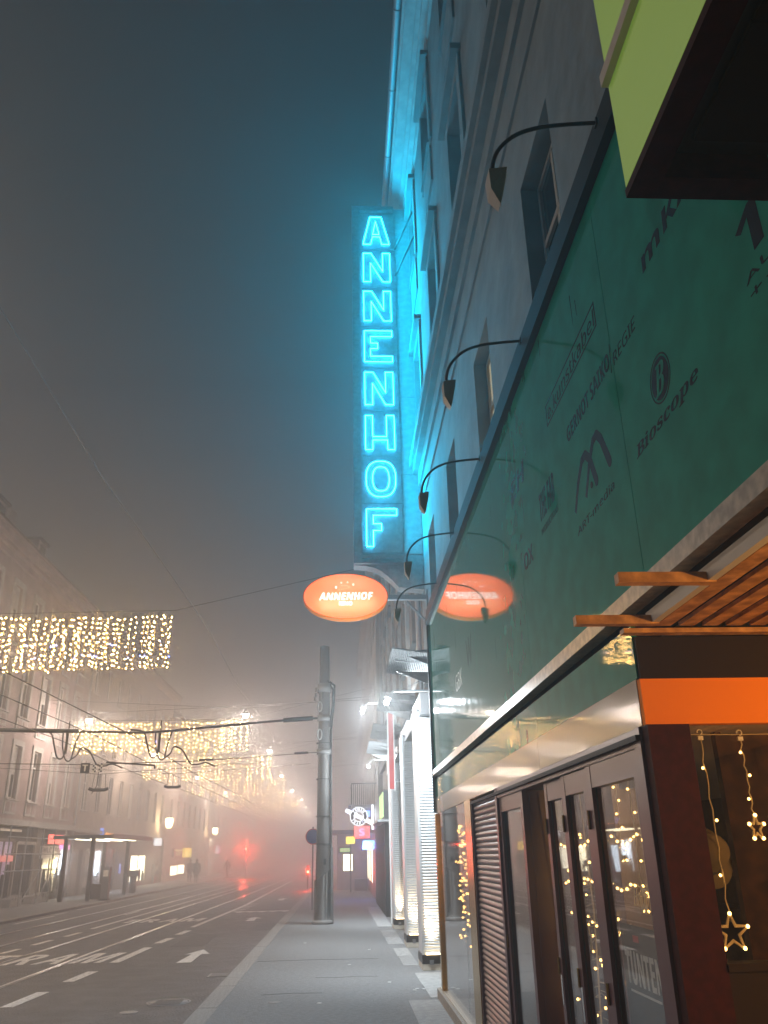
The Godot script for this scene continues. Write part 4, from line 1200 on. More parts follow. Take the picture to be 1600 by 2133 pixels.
# ---------------------------------------------------------------- overhead: pole, wires, light curtains, hanging lamps
func overhead() -> void:
	var PX := -0.58
	var PZ := -27.2
	var p := thing("tram_pole", "octagonal steel tram mast with a brushed steel foot sleeve on the sidewalk", "mast", Vector3(PX, 0, PZ))
	mi(p, "shaft", lathe_mesh([Vector2(0.0, 0.0), Vector2(0.235, 0.0), Vector2(0.20, 3.0), Vector2(0.175, 7.0), Vector2(0.155, 8.35), Vector2(0.0, 8.36)], 8), M.pole_paint, Vector3(PX, 0, PZ))
	# sleeve with a slanting top
	var st := tool()
	var n := 28
	for k in n:
		var a := TAU * k / n
		var b := TAU * (k + 1) / n
		var r := 0.275
		var ha := 1.33 + 0.16 * cos(a) ; var hb := 1.33 + 0.16 * cos(b)
		var A := Vector3(cos(a) * r, 0.1, -sin(a) * r); var B := Vector3(cos(b) * r, 0.1, -sin(b) * r)
		st.set_smooth_group(0)
		quad(st, A, B, Vector3(B.x, hb, B.z), Vector3(A.x, ha, A.z))
		st.set_smooth_group(-1)
		quad(st, Vector3(A.x, ha, A.z), Vector3(B.x, hb, B.z), Vector3(B.x * 0.8, hb, B.z * 0.8), Vector3(A.x * 0.8, ha, A.z * 0.8))
	mi(p, "foot_sleeve", done(st), M.brushed_steel, Vector3(PX, 0, PZ))
	mi(p, "foot_ring", lathe_mesh([Vector2(0.0, 0.0), Vector2(0.32, 0.0), Vector2(0.32, 0.09), Vector2(0.28, 0.11), Vector2(0.0, 0.11)], 28), M.cast_iron, Vector3(PX, 0, PZ))
	mi(p, "cable_duct", tube_mesh([Vector3(0.27, 0.02, 0.06), Vector3(0.25, 2.1, 0.06)], 0.055, 8), M.pole_paint, Vector3(PX, 0, PZ))
	mi(p, "conduit", tube_mesh([Vector3(0.24, 2.0, 0.05), Vector3(0.22, 4.5, 0.03), Vector3(0.22, 5.6, 0.0), Vector3(0.32, 6.6, 0.0), Vector3(0.33, 7.05, 0.0), Vector3(0.2, 7.15, 0.0), Vector3(0.12, 6.95, 0.05)], 0.035, 8), M.rubber, Vector3(PX, 0, PZ))
	mi(p, "conduit", tube_mesh([Vector3(0.2, 5.7, 0.1), Vector3(0.27, 6.4, 0.1), Vector3(0.28, 6.9, 0.1), Vector3(0.1, 7.2, 0.1), Vector3(-0.05, 7.1, 0.12), Vector3(-0.05, 6.6, 0.16)], 0.03, 8), M.rubber, Vector3(PX, 0, PZ))
	mi(p, "clamp", lathe_mesh([Vector2(0.19, 6.82), Vector2(0.23, 6.82), Vector2(0.23, 7.1), Vector2(0.19, 7.1)], 12), M.cast_iron, Vector3(PX, 0, PZ))
	mi(p, "clamp", lathe_mesh([Vector2(0.19, 5.9), Vector2(0.22, 5.9), Vector2(0.22, 6.08), Vector2(0.19, 6.08)], 12), M.cast_iron, Vector3(PX, 0, PZ))
	mi(p, "clamp", lathe_mesh([Vector2(0.2, 4.85), Vector2(0.23, 4.85), Vector2(0.23, 5.02), Vector2(0.2, 5.02)], 12), M.cast_iron, Vector3(PX, 0, PZ))
	for q in [[-0.28, 6.75], [-0.30, 6.62], [-0.26, 6.9]]:
		mi(p, "insulator", lathe_mesh([Vector2(0, -0.07), Vector2(0.05, -0.06), Vector2(0.03, 0), Vector2(0.05, 0.05), Vector2(0, 0.07)], 10), M.cast_iron, Vector3(PX + q[0], q[1], PZ + 0.05))
	for y in [6.33, 5.45]:
		var ring := []
		for k in 12: ring.append(Vector3(cos(TAU * k / 12) * 0.07, sin(TAU * k / 12) * 0.16, 0))
		mi(p, "pulley", tube_mesh(ring, 0.02, 6, true), M.galvanised, Vector3(PX - 0.14, y, PZ + 0.22))
	for y in [3.0, 4.1, 5.2, 2.2]:
		mi(p, "band", lathe_mesh([Vector2(0.215, y - 0.01), Vector2(0.245, y - 0.01), Vector2(0.245, y + 0.015), Vector2(0.215, y + 0.015)], 16), M.dark_metal, Vector3(PX, 0, PZ))
	bx(p, "sticker", PX + 0.02, PX + 0.09, 1.62, 1.78, PZ + 0.222, PZ + 0.226, M.dark_metal)
	# thick span with cable loops, hung across the street
	var s := thing("span_cable", "thick black span cable with drooping loops between the mast and the far side", "cable", Vector3(-5, 5.7, PZ))
	var main := []
	for q in [[-0.75, 6.0], [-1.6, 5.96], [-3.0, 5.86], [-4.6, 5.73], [-6.3, 5.62], [-7.8, 5.66], [-9.2, 5.68], [-10.9, 5.74], [-13.0, 5.85], [-15.45, 6.0]]:
		main.append(Vector3(q[0] + 5, q[1] - 5.7, 0))
	mi(s, "main_cable", tube_mesh(smooth(main), 0.038, 8), M.cable, Vector3(-5, 5.7, PZ))
	mi(s, "sleeve", tube_mesh([Vector3(-0.95, 6.0, 0), Vector3(-1.9, 5.945, 0)], 0.075, 8), M.rubber, Vector3(0, 0, PZ))
	mi(s, "sleeve", tube_mesh([Vector3(-8.4, 5.70, 0.03), Vector3(-10.2, 5.75, 0.03), Vector3(-10.9, 5.77, 0.03)], 0.055, 8), M.rubber, Vector3(0, 0, PZ))
	for base in [-8.95, -6.05]:
		var loop1 := []
		for q in [[-0.7, 0.05], [-0.3, -0.02], [-0.15, -0.4], [0.0, -0.78], [0.18, -0.75], [0.22, -0.3], [0.2, 0.0]]:
			loop1.append(Vector3(base + q[0], 5.66 + q[1], PZ))
		mi(s, "cable_loop", tube_mesh(smooth(loop1), 0.026, 7), M.cable)
		var loop2 := []
		for q in [[0.1, 0.0], [0.12, -0.4], [0.25, -0.82], [0.42, -0.86], [0.5, -0.45], [0.62, -0.02]]:
			loop2.append(Vector3(base + q[0], 5.66 + q[1], PZ + 0.03))
		mi(s, "cable_loop", tube_mesh(smooth(loop2), 0.022, 7), M.cable)
		var tail := []
		for q in [[0.42, -0.86], [0.62, -0.7], [0.72, -0.5], [1.0, -0.62], [1.25, -1.0], [1.5, -1.05], [1.75, -1.0], [2.05, -1.12]]:
			tail.append(Vector3(base + q[0], 5.66 + q[1], PZ + 0.05))
		mi(s, "cable_tail", tube_mesh(smooth(tail), 0.022, 7), M.cable)
		mi(s, "hanger", tube_mesh([Vector3(base + 0.25, 6.0, PZ), Vector3(base + 0.25, 5.0, PZ)], 0.018, 6), M.cable)
	mi(s, "cross_wire", tube_mesh([Vector3(-0.75, 4.93, PZ), Vector3(-4.5, 4.72, PZ), Vector3(-8.0, 4.66, PZ), Vector3(-11.5, 4.75, PZ), Vector3(-15.45, 4.95, PZ)], 0.012, 5), M.cable)
	for x in [-1.3, -4.3]:
		mi(s, "strain_insulator", tube_mesh([Vector3(x - 0.22, 4.905 + (x + 1.3) * 0.055, PZ), Vector3(x + 0.22, 4.92 + (x + 1.3) * 0.055, PZ)], 0.035, 8), M.rubber)
	mi(s, "steady_arm", tube_mesh([Vector3(-7.4, 4.72, PZ + 0.05), Vector3(-5.9, 4.6, PZ + 0.05), Vector3(-5.88, 4.5, PZ + 0.05)], 0.028, 6), M.cable)
	# the square T sign
	var t := thing("tram_sign", "small square blue sign with a white T hung from the overhead wires", "sign", Vector3(-8.03, 4.45, PZ))
	bx(t, "plate", -8.17, -7.89, 4.40, 4.70, PZ + 0.06, PZ + 0.08, M.navy)
	mi(t, "lettering", letters("T", 0.2, 0.17, 0.006), M.white_paint, Vector3(-8.03, 4.55, PZ + 0.085))
	mi(t, "hanger", tube_mesh([Vector3(-8.03, 4.7, PZ + 0.06), Vector3(-8.03, 4.76, PZ)], 0.01, 5), M.cable)
	for k in 2:
		var ch := node(t, "check_plate", Vector3(-7.75 + 0.19 * k, 4.4, PZ + 0.06))
		for i in 2:
			for j in 5:
				bx(ch, "check", -7.80 + 0.19 * k + 0.055 * i, -7.75 + 0.19 * k + 0.055 * i, 4.42 + 0.055 * j, 4.47 + 0.055 * j, PZ + 0.06, PZ + 0.075, M.navy if (i + j) % 2 else M.white_paint)
	mi(t, "drop_wire", tube_mesh([Vector3(-7.6, 4.42, PZ + 0.06), Vector3(-7.62, 4.0, PZ + 0.06), Vector3(-7.75, 3.78, PZ + 0.06)], 0.012, 5), M.cable)
	# contact wires along the tracks
	var cw := [["taut contact wire over the near tram track", -6.95, 5.5], ["taut contact wire over the far tram track", -9.5, 5.5], ["thin messenger wire beside the near contact wire", -8.3, 5.6], ["high thin wire above the light curtains", -5.0, 9.3]]
	for i in 4:
		var w := thing("contact_wire", cw[i][0], "wire", Vector3(cw[i][1], cw[i][2], -40))
		var pts := []
		for k in 12:
			var z := 8.0 - 12.0 * k
			pts.append(Vector3(cw[i][1] + 0.006 * absf(z) + (0.12 if k % 2 else -0.12), cw[i][2] - 0.03 * sin(k * 1.7), z))
		mi(w, "wire", tube_mesh(pts, 0.014 if i < 3 else 0.008, 5), M.cable)
	for q in [[-8.9, 4.25, -32.0], [-7.4, 4.75, -38.0]]:
		var b := thing("section_box", "small boat shaped insulator hanging in the overhead wire" if q[0] < -8 else "boat shaped insulator in the wire in front of the third curtain", "insulator", Vector3(q[0], q[1], q[2]))
		mi(b, "body", tube_mesh([Vector3(-0.35, 0.05, 0), Vector3(-0.2, 0, 0), Vector3(0.2, 0, 0), Vector3(0.35, 0.05, 0)], 0.06, 8), M.cable, Vector3(q[0], q[1], q[2]))
		for k in 3:
			mi(b, "hanger", tube_mesh([Vector3(-0.25 + 0.25 * k, 0.02, 0), Vector3(-0.2 + 0.2 * k, 0.55, 0)], 0.008, 4), M.cable, Vector3(q[0], q[1], q[2]))
		mi(b, "support_wire", tube_mesh([Vector3(-6.0, 1.0, 0), Vector3(0, 0.55, 0), Vector3(6.0, 0.9, 0)], 0.008, 4), M.cable, Vector3(q[0], q[1], q[2]))
	curtains()
	street_lamps()

func curtains() -> void:
	var bulb := 0.0145
	var variants := []
	var wires := []
	for v in 14:       # seven dense strings for the nearest curtain, seven looser ones
		var am := ArrayMesh.new()
		var gap := Vector2(0.11, 0.19) if v < 7 else Vector2(0.16, 0.27)
		var warm := tool(); var blue := tool()
		var y := -rng.randf_range(0.05, 0.16)
		var pts := [Vector3(0, 0.06, 0)]
		var xo := 0.0
		while y > -1.62:
			xo = clampf(xo + rng.randf_range(-0.03, 0.03), -0.07, 0.07)
			pts.append(Vector3(xo, y, rng.randf_range(-0.02, 0.02)))
			var c := Vector3(xo + rng.randf_range(-0.06, 0.06), y, rng.randf_range(-0.06, 0.06))
			var is_blue := false
			var st := blue if is_blue else warm
			var r := bulb
			var o := [c + Vector3(r, 0, 0), c + Vector3(-r, 0, 0), c + Vector3(0, r, 0), c + Vector3(0, -r, 0), c + Vector3(0, 0, r), c + Vector3(0, 0, -r)]
			for f in [[0, 2, 4], [2, 1, 4], [1, 3, 4], [3, 0, 4], [2, 0, 5], [1, 2, 5], [3, 1, 5], [0, 3, 5]]:
				tri(st, o[f[0]], o[f[1]], o[f[2]])
			y -= rng.randf_range(gap.x, gap.y)
		warm.generate_normals()
		warm.commit(am)
		am.surface_set_material(0, M.bulb_warm)
		if v % 3 == 0:
			var c := Vector3(0.02, -rng.randf_range(0.3, 1.3), 0.02)
			var r := bulb * 1.15
			var o := [c + Vector3(r, 0, 0), c + Vector3(-r, 0, 0), c + Vector3(0, r, 0), c + Vector3(0, -r, 0), c + Vector3(0, 0, r), c + Vector3(0, 0, -r)]
			for f in [[0, 2, 4], [2, 1, 4], [1, 3, 4], [3, 0, 4], [2, 0, 5], [1, 2, 5], [3, 1, 5], [0, 3, 5]]:
				tri(blue, o[f[0]], o[f[1]], o[f[2]])
			blue.generate_normals()
			blue.commit(am)
			am.surface_set_material(1, M.bulb_blue)
		variants.append(am)
		wires.append(tube_mesh(pts, 0.004, 4))
	var zs := [-23.6, -44.3, -60.6, -78.0, -97.0, -113.0, -131.0, -150.0]
	var names := ["golden curtain of fairy lights nearest the cinema, above the black span cable", "second golden light curtain with a lamp at each upper corner", "third golden light curtain down the street", "fourth golden light curtain down the street", "fifth golden light curtain in the fog", "sixth golden light curtain in the fog", "seventh golden light curtain, small in the fog", "last golden light curtain at the end of the street"]
	for i in zs.size():
		var z: float = zs[i]
		var c := thing("light_curtain", names[i], "light curtain", Vector3(-9.4, 8.5, z), "golden light curtains across the street")
		mi(c, "support_wire", tube_mesh([Vector3(-15.45, 9.3, z), Vector3(-13.9, 8.62, z), Vector3(-9.4, 8.56, z), Vector3(-4.9, 8.62, z), Vector3(1.75, 10.2, z)], 0.007, 5), M.cable)
		var x := -13.85
		var step: float = [0.14, 0.2, 0.27, 0.35, 0.43, 0.5, 0.6, 0.7][i]
		var n := 0
		while x < -4.9:
			var v := rng.randi() % 7 + (0 if i == 0 else 7)
			var sag := 0.05 * sin((x + 13.85) / 8.95 * PI) + 0.03 * sin(x * 2.7 + i)
			var o := mi(c, "light_string", wires[v], M.clear_wire, Vector3(x + rng.randf_range(-0.03, 0.03), 8.53 - sag, z))
			mi(o, "bulbs", variants[v], null, gp(o)).set_meta("kind", "stuff")
			o.scale = Vector3(1, rng.randf_range(0.93, 1.03), 1)
			o.rotation.y = rng.randf() * TAU
			o.scale.x = 1.0
			x += step * (rng.randf_range(0.6, 1.35) if rng.randf() < 0.95 else 1.8)
			n += 1
		if i < 2:
			mi(c, "lower_wire", tube_mesh([Vector3(-13.85, 6.93, z), Vector3(-9.4, 6.88, z), Vector3(-4.95, 6.93, z)], 0.006, 4), M.clear_wire)

func street_lamps() -> void:
	var rows := [[-9.6, 13.0, -8.8, 1.0, "hanging street lamp over the road nearest the cinema entrance"], [-13.2, 9.6, -12.0, 1.0, "hanging street lamp over the far pavement, opposite the cinema entrance"], [-13.4, 9.0, -27.0, 1.0, "hanging street lamp over the far pavement before the mauve house"],
		[-5.05, 8.75, -44.0, 1.0, "hanging street lamp at the right upper corner of the second light curtain"], [-13.4, 8.75, -45.0, 1.0, "hanging street lamp at the left upper corner of the second light curtain"],
		[-5.1, 8.75, -60.0, 1.0, "hanging street lamp at the right upper corner of the third light curtain"], [-13.4, 8.75, -61.2, 1.0, "hanging street lamp at the left upper corner of the third light curtain"],
		[-5.6, 8.75, -79.5, 1.3, "hanging street lamp at the corner of the fourth light curtain"], [-13.4, 8.75, -80.0, 1.3, "hanging street lamp left of the fourth light curtain"],
		[-5.7, 8.75, -99.0, 1.6, "hanging street lamp at the corner of the fifth light curtain"], [-13.4, 8.75, -100.0, 1.6, "hanging street lamp left of the fifth light curtain"],
		[-5.4, 8.75, -116.0, 2.2, "hanging street lamp at the sixth light curtain"], [-5.6, 8.75, -134.0, 2.6, "hanging street lamp at the seventh light curtain"], [-5.6, 8.75, -153.0, 2.6, "hanging street lamp at the last light curtain"]]
	for r in rows:
		var at := Vector3(r[0], r[1], r[2])
		var l := thing("street_lamp", r[4], "street lamp", at, "hanging street lamps")
		mi(l, "hood", lathe_mesh([Vector2(0.2, 0.02), Vector2(0.19, 0.1), Vector2(0.08, 0.22), Vector2(0.03, 0.3), Vector2(0.0, 0.3)], 14), M.grey_metal, at)
		mi(l, "lamp_bowl", ball(0.16, 12), M.lamp_white, at - Vector3(0, 0.03, 0))
		var near: bool = at.z > -30.0       # the nearest hang from a wire that runs along the street
		mi(l, "suspension_wire", tube_mesh([Vector3(0, 0.33, 0), Vector3(0, 0.9, 22.0)] if near else [Vector3(-15.45 - at.x, 0.9, 0), Vector3(0, 0.33, 0), Vector3(1.78 - at.x, 0.9, 0)], 0.01, 4), M.cable, at)
		mi(l, "hanger", tube_mesh([Vector3(0, 0.28, 0), Vector3(0, 0.35, 0)], 0.015, 5), M.cable, at)
		omni(l, at - Vector3(0, 0.03, 0), lin(1.0, 0.83, 0.73), (15.0 if at.y > 12.0 else 20.0 if at.z > -20.0 else 38.0) * r[3], 0.15)
		if at.y > 12.0:       # added downward beam on the tall one, lights the road and spares the walls
			spot(l, at - Vector3(0, 0.25, 0), Vector3(0.22, -1, -0.08), 52.0, lin(1.0, 0.84, 0.77), 88.0, 0.15)
	# globe lanterns on the far house fronts
	for q in [[-74.9, "lit box lantern on the sandy house above the white sign"], [-102.0, "lit box lantern on the far house left of the red signal"]]:
		var at := Vector3(-14.6, 4.5, q[0])
		var l := thing("wall_lantern", q[1], "lantern", at, "box lanterns on the far fronts")
		mi(l, "lamp_glass", slab_mesh([Vector2(-0.3, -0.1), Vector2(0.26, -0.1), Vector2(0.32, 0.5), Vector2(-0.3, 0.5)], Vector3(0, 0, 0.15), Vector3(1, 0, 0), Vector3(0, 1, 0), 0.3), M.lamp_yellow, at)
		bx(l, "amber_lamp_foot", at.x - 0.25, at.x + 0.2, at.y - 0.27, at.y - 0.13, at.z - 0.13, at.z + 0.13, M.lamp_amber)
		bx(l, "arm", -15.5, at.x - 0.3, at.y + 0.3, at.y + 0.36, at.z - 0.03, at.z + 0.03, M.dark_metal)
		omni(l, at + Vector3(0.0, 0.3, 0.45), lin(1.0, 0.78, 0.45), 14.0, 0.2)

# ---------------------------------------------------------------- signs
func neon_paths(ch: String) -> Array:
	match ch:
		"A": return [[[0, 0], [0.28, 1], [0.70, 1], [1, 0], [0.71, 0], [0.64, 0.27], [0.36, 0.27], [0.29, 0]], [[0.37, 0.36], [0.49, 0.84], [0.62, 0.36]]]
		"N": return [[[0, 0], [0, 1], [0.29, 1], [0.73, 0.36], [0.73, 1], [1, 1], [1, 0], [0.72, 0], [0.27, 0.66], [0.27, 0]]]
		"E": return [[[0, 0], [0, 1], [1, 1], [1, 0.81], [0.22, 0.81], [0.22, 0.6], [0.48, 0.6], [0.48, 0.42], [0.22, 0.42], [0.22, 0.18], [1, 0.18], [1, 0]]]
		"H": return [[[0, 0], [0, 1], [0.25, 1], [0.25, 0.38], [0.73, 0.38], [0.73, 1], [1, 1], [1, 0], [0.76, 0], [0.76, 0.28], [0.25, 0.28], [0.25, 0]]]
		"F": return [[[0, 0], [0, 1], [1, 1], [1, 0.83], [0.22, 0.83], [0.22, 0.6], [0.49, 0.6], [0.49, 0.42], [0.22, 0.42], [0.22, 0]]]
	var o := []
	var i := []
	for k in 28:
		var a := TAU * k / 28
		o.append([0.5 + 0.5 * sign(cos(a)) * pow(absf(cos(a)), 0.8), 0.5 + 0.5 * sign(sin(a)) * pow(absf(sin(a)), 0.8)])
		i.append([0.5 + 0.28 * sign(cos(a)) * pow(absf(cos(a)), 0.8), 0.5 + 0.34 * sign(sin(a)) * pow(absf(sin(a)), 0.8)])
	return [o, i]

func signs() -> void:
	var z := -17.0
	var s := thing("neon_sign", "tall vertical blade sign with blue neon outline letters ANNENHOF on the cinema wall", "neon sign", Vector3(1.8, 7.3, z - 0.2))
	var body := [Vector2(0.26, 7.76), Vector2(0.52, 7.74), Vector2(0.70, 7.70), Vector2(0.86, 7.62), Vector2(1.0, 7.50), Vector2(1.12, 7.38), Vector2(1.24, 7.24), Vector2(1.795, 7.20), Vector2(1.795, 17.8), Vector2(0.26, 17.8)]
	mi(s, "cabinet", slab_mesh(body, Vector3(0, 0, z - 0.06), Vector3(1, 0, 0), Vector3(0, 1, 0), 0.34), M.sign_metal)
	# raised rim round the letters
	var rim := tool()
	for r in [[0.26, 0.44, 7.80, 17.8], [0.44, 1.36, 17.66, 17.8], [0.44, 1.36, 7.9, 7.96], [0.26, 1.30, 7.77, 7.80]]:
		add_box(rim, Vector3(r[0], r[2], z - 0.059), Vector3(r[1] - 0.001, r[3] - 0.001, z + 0.05))
	mi(s, "rim", done(rim), M.sign_metal)
	for k in 3:
		var ys := [8.0, 9.95, 12.0, 17.6]
		bx(s, "side_sheet", 1.37, 1.79, ys[k] + 0.006, ys[k + 1] - 0.006, z - 0.059, z - 0.03, M.sign_metal)
	bx(s, "foot_sheet", 1.25, 1.79, 7.24, 7.96, z - 0.059, z - 0.036, M.sign_metal)
	var text := "ANNENHOF"
	for k in 8:
		var y0 := 16.54 - 1.197 * k
		bx(s, "letter_plate", 0.45, 1.36, y0 - 0.143, y0 + 1.045, z - 0.059, z - 0.012, M.sign_metal)
		var l := node(s, "letter", Vector3(0.55, y0, z + 0.02))
		var paths := neon_paths(text[k])
		for path in paths:
			var pts := []
			for i in path.size():
				var a := Vector3(path[i][0] * 0.68, path[i][1] * 0.9, 0)
				pts.append(a)
			# keep corners crisp: extra rings near each corner
			var fine := []
			for i in pts.size():
				var p: Vector3 = pts[i]
				var q: Vector3 = pts[(i + 1) % pts.size()]
				if pts.size() > 14:
					fine.append(p)
				else:
					fine.append(p.lerp(q, 0.02)); fine.append(p.lerp(q, 0.98))
			mi(l, "neon_tube", tube_mesh(fine, 0.0075, 6, true), M.neon, Vector3(0.55, y0, z + 0.035))
			for i in range(0, pts.size(), 3):
				var p: Vector3 = pts[i]
				mi(l, "tube_holder", tube_mesh([Vector3(p.x, p.y, -0.05), Vector3(p.x, p.y, 0.0)], 0.009, 5), M.white_plastic, Vector3(0.55, y0, z + 0.028))
	for q in [[1.37, 16.4, 1.8, 17.0], [1.37, 15.56, 1.8, 16.2]]:
		mi(s, "strut", tube_mesh([Vector3(q[0], q[1], z + 0.0), Vector3(q[2], q[3], z + 0.75)], 0.028, 6), M.dark_metal)
	var blue := lin(0.0, 0.60, 1.0)
	area(s, Vector3(0.9, 12.75, z + 0.12), Vector3(0, 0, 1), 0.75, 9.4, blue, 72.0)
	area(s, Vector3(1.30, 12.75, z + 0.30), Vector3(1, 0.0, 0.25), 0.2, 9.4, blue, 36.0)

	# orange oval sign, lit from inside by tubes
	var oz := -16.5
	var o := thing("oval_sign", "glowing orange oval sign reading ANNENHOF KINO on a wall bracket", "sign", Vector3(1.8, 6.8, oz))
	var oc := Vector3(0.075, 6.85, oz)
	var el := []
	for k in 48: el.append(Vector2(cos(TAU * k / 48) * 0.875, sin(TAU * k / 48) * 0.485))
	mi(o, "lit_face", slab_mesh(el, Vector3(0, 0, 0.11), Vector3(1, 0, 0), Vector3(0, 1, 0), 0.004), M.sign_orange, oc)
	mi(o, "lit_face", slab_mesh(el, Vector3(0, 0, -0.106), Vector3(1, 0, 0), Vector3(0, 1, 0), 0.004), M.sign_orange, oc)
	var st := tool()
	st.set_smooth_group(0)
	for k in 48:
		var a: Vector2 = el[k] * 1.012
		var b: Vector2 = el[(k + 1) % 48] * 1.012
		quad(st, Vector3(a.x, a.y, -0.12), Vector3(b.x, b.y, -0.12), Vector3(b.x, b.y, 0.12), Vector3(a.x, a.y, 0.12))
		quad(st, Vector3(a.x, a.y, 0.12), Vector3(b.x, b.y, 0.12), Vector3(b.x * 0.975, b.y * 0.97, 0.12), Vector3(a.x * 0.975, a.y * 0.97, 0.12))
	mi(o, "rim", done(st), M.orange_paint, oc)
	for t in [[-0.13, 0.62], [-0.24, 0.5], [0.30, 0.5]]:
		mi(o, "lamp_tube", tube_mesh([Vector3(-t[1], t[0], 0), Vector3(t[1], t[0], 0)], 0.018 if t[0] < 0 else 0.011, 8), M.tube_in_sign, oc)
	var w1 := mi(o, "lit_lettering", letters("ANNENHOF", 0.155, 1.09, 0.006, "Droid Sans", 700, 0.18), M.sign_letters, oc + Vector3(0.01, 0.0, 0.114))
	w1.rotation.z = 0.012
	mi(o, "lit_lettering", letters("KINO", 0.085, 0.27, 0.006, "Droid Sans", 700, 0.0), M.sign_letters, oc + Vector3(0.0, -0.155, 0.114))
	for q in [[-0.2, 0.19, 0.02], [-0.09, 0.29, 0.014], [0.04, 0.30, 0.011], [0.16, 0.25, 0.016]]:
		var d := []
		for k in 12: d.append(Vector2(cos(TAU * k / 12), sin(TAU * k / 12) * 1.15) * q[2])
		mi(o, "lit_dot", slab_mesh(d, Vector3.ZERO, Vector3(1, 0, 0), Vector3(0, 1, 0), 0.003), M.sign_letters, oc + Vector3(q[0], q[1], 0.116))
	var sw := [Vector2(-0.17, 0.125), Vector2(0.02, 0.17), Vector2(0.125, 0.178), Vector2(0.05, 0.228), Vector2(-0.02, 0.235), Vector2(-0.1, 0.228), Vector2(-0.02, 0.222), Vector2(0.03, 0.212), Vector2(0.075, 0.185), Vector2(0.0, 0.165)]
	mi(o, "lit_swoosh", slab_mesh(sw, Vector3.ZERO, Vector3(1, 0, 0), Vector3(0, 1, 0), 0.003), M.sign_letters, oc + Vector3(0, 0, 0.116))
	bx(o, "bracket_arm", 0.95, 1.8, 6.79, 6.89, oz - 0.05, oz + 0.05, M.grey_metal)
	mi(o, "bracket_brace", tube_mesh([Vector3(1.35, 6.76, oz), Vector3(1.78, 6.30, oz)], 0.028, 6), M.grey_metal)
	bx(o, "wall_plate", 1.76, 1.8, 6.2, 7.0, oz - 0.08, oz + 0.08, M.grey_metal)

	# pale green light box over the entrance
	var g := thing("light_box", "pale green light box with a dark red underside over the cinema entrance", "light box", Vector3(1.4, 3.82, -1))
	bx(g, "green_lit_face", 0.9, 0.912, 3.835, 5.6, -1.96, 1.5, M.lightbox_green)
	bx(g, "end_sheet", 0.913, 1.37, 3.835, 5.6, -1.955, -1.93, M.oxblood)
	bx(g, "trim_strip", 0.872, 0.897, 4.265, 4.315, -1.955, 1.5, M.white_trim)
	bx(g, "underside_rim", 0.9, 0.99, 3.80, 3.832, -1.97, 1.5, M.oxblood)
	bx(g, "underside_rim", 0.99, 1.37, 3.80, 3.832, -1.97, -1.88, M.oxblood)
	bx(g, "recess_sheet", 0.99, 1.37, 3.90, 3.91, -1.88, 1.5, M.near_black)
	bx(g, "underside_field", 1.06, 1.36, 3.865, 3.88, -1.80, -1.42, M.brown_paint)
	bx(g, "underside_field", 1.06, 1.36, 3.865, 3.88, -1.41, -0.6, M.brown_paint)
	bx(g, "mounting_rail", 1.37, 1.395, 4.0, 4.1, -1.9, 1.5, M.dark_metal)

	# signs further down on the right
	var t := thing("tobacco_sign", "round white tobacco shop sign TABAK TRAFIK crossed by a slanting lit bar", "sign", Vector3(1.4, 3.4, -39.5))
	var tc := Vector3(0.75, 3.46, -39.5)
	mi(t, "lit_bar", slab_mesh([Vector2(-0.62, 0.20), Vector2(-0.56, 0.36), Vector2(0.66, -0.22), Vector2(0.60, -0.38)], Vector3.ZERO, Vector3(1, 0, 0), Vector3(0, 1, 0), 0.06), M.sign_white, tc)
	var ring := tool()
	for rr in [[0.37, 0.40], [0.20, 0.225]]:
		for k in 32:
			var a := Vector2(cos(TAU * k / 32), sin(TAU * k / 32))
			var b := Vector2(cos(TAU * (k + 1) / 32), sin(TAU * (k + 1) / 32))
			slab(ring, PackedVector2Array([a * rr[0], b * rr[0], b * rr[1], a * rr[1]]), Vector3.ZERO, Vector3(1, 0, 0), Vector3(0, 1, 0), 0.02)
	mi(t, "lit_ring", done(ring), M.sign_white, tc + Vector3(0, 0, 0.05))
	var dk := tool()
	for k in 32:
		var a := Vector2(cos(TAU * k / 32), sin(TAU * k / 32))
		var b := Vector2(cos(TAU * (k + 1) / 32), sin(TAU * (k + 1) / 32))
		slab(dk, PackedVector2Array([a * 0.22, b * 0.22, b * 0.375, a * 0.375]), Vector3.ZERO, Vector3(1, 0, 0), Vector3(0, 1, 0), 0.05)
	mi(t, "disc", done(dk), M.brown_paint, tc + Vector3(0, 0, 0.04))
	for side in [["TABAK", 1.0], ["TRAFIK", -1.0]]:
		var w: String = side[0]
		for k in w.length():
			var an: float = (PI / 2 - (k - (w.length() - 1) / 2.0) * 0.42) if side[1] > 0 else (-PI / 2 + (k - (w.length() - 1) / 2.0) * 0.42)
			var o2 := mi(t, "lit_letter", letters(w[k], 0.105, 0.085 if w[k] != "I" else 0.025, 0.01), M.sign_white, tc + Vector3(cos(an) * 0.3, sin(an) * 0.3, 0.05))
			o2.rotation.z = an - PI / 2 if side[1] > 0 else an + PI / 2
	bx(t, "arm", tc.x + 0.3, 1.5, tc.y - 0.25, tc.y - 0.2, tc.z - 0.12, tc.z - 0.06, M.dark_metal)
	bx(t, "lit_post", 1.33, 1.42, 2.9, 3.95, tc.z - 0.05, tc.z + 0.05, M.sign_white)
	bx(t, "blue_lit_mark", 1.05, 1.28, 3.45, 3.72, tc.z - 0.3, tc.z - 0.25, M.sign_blue)
	area(t, tc + Vector3(0, 0, 0.15), Vector3(0, 0, 1), 0.8, 0.6, lin(0.9, 0.95, 1.0), 2.0)
	var sp := thing("bank_sign", "red glowing square sign with a white S under the round tobacco sign", "sign", Vector3(1.4, 2.8, -40))
	bx(sp, "red_lit_box", 0.55, 1.25, 2.56, 3.06, -40.1, -40.0, M.sign_red)
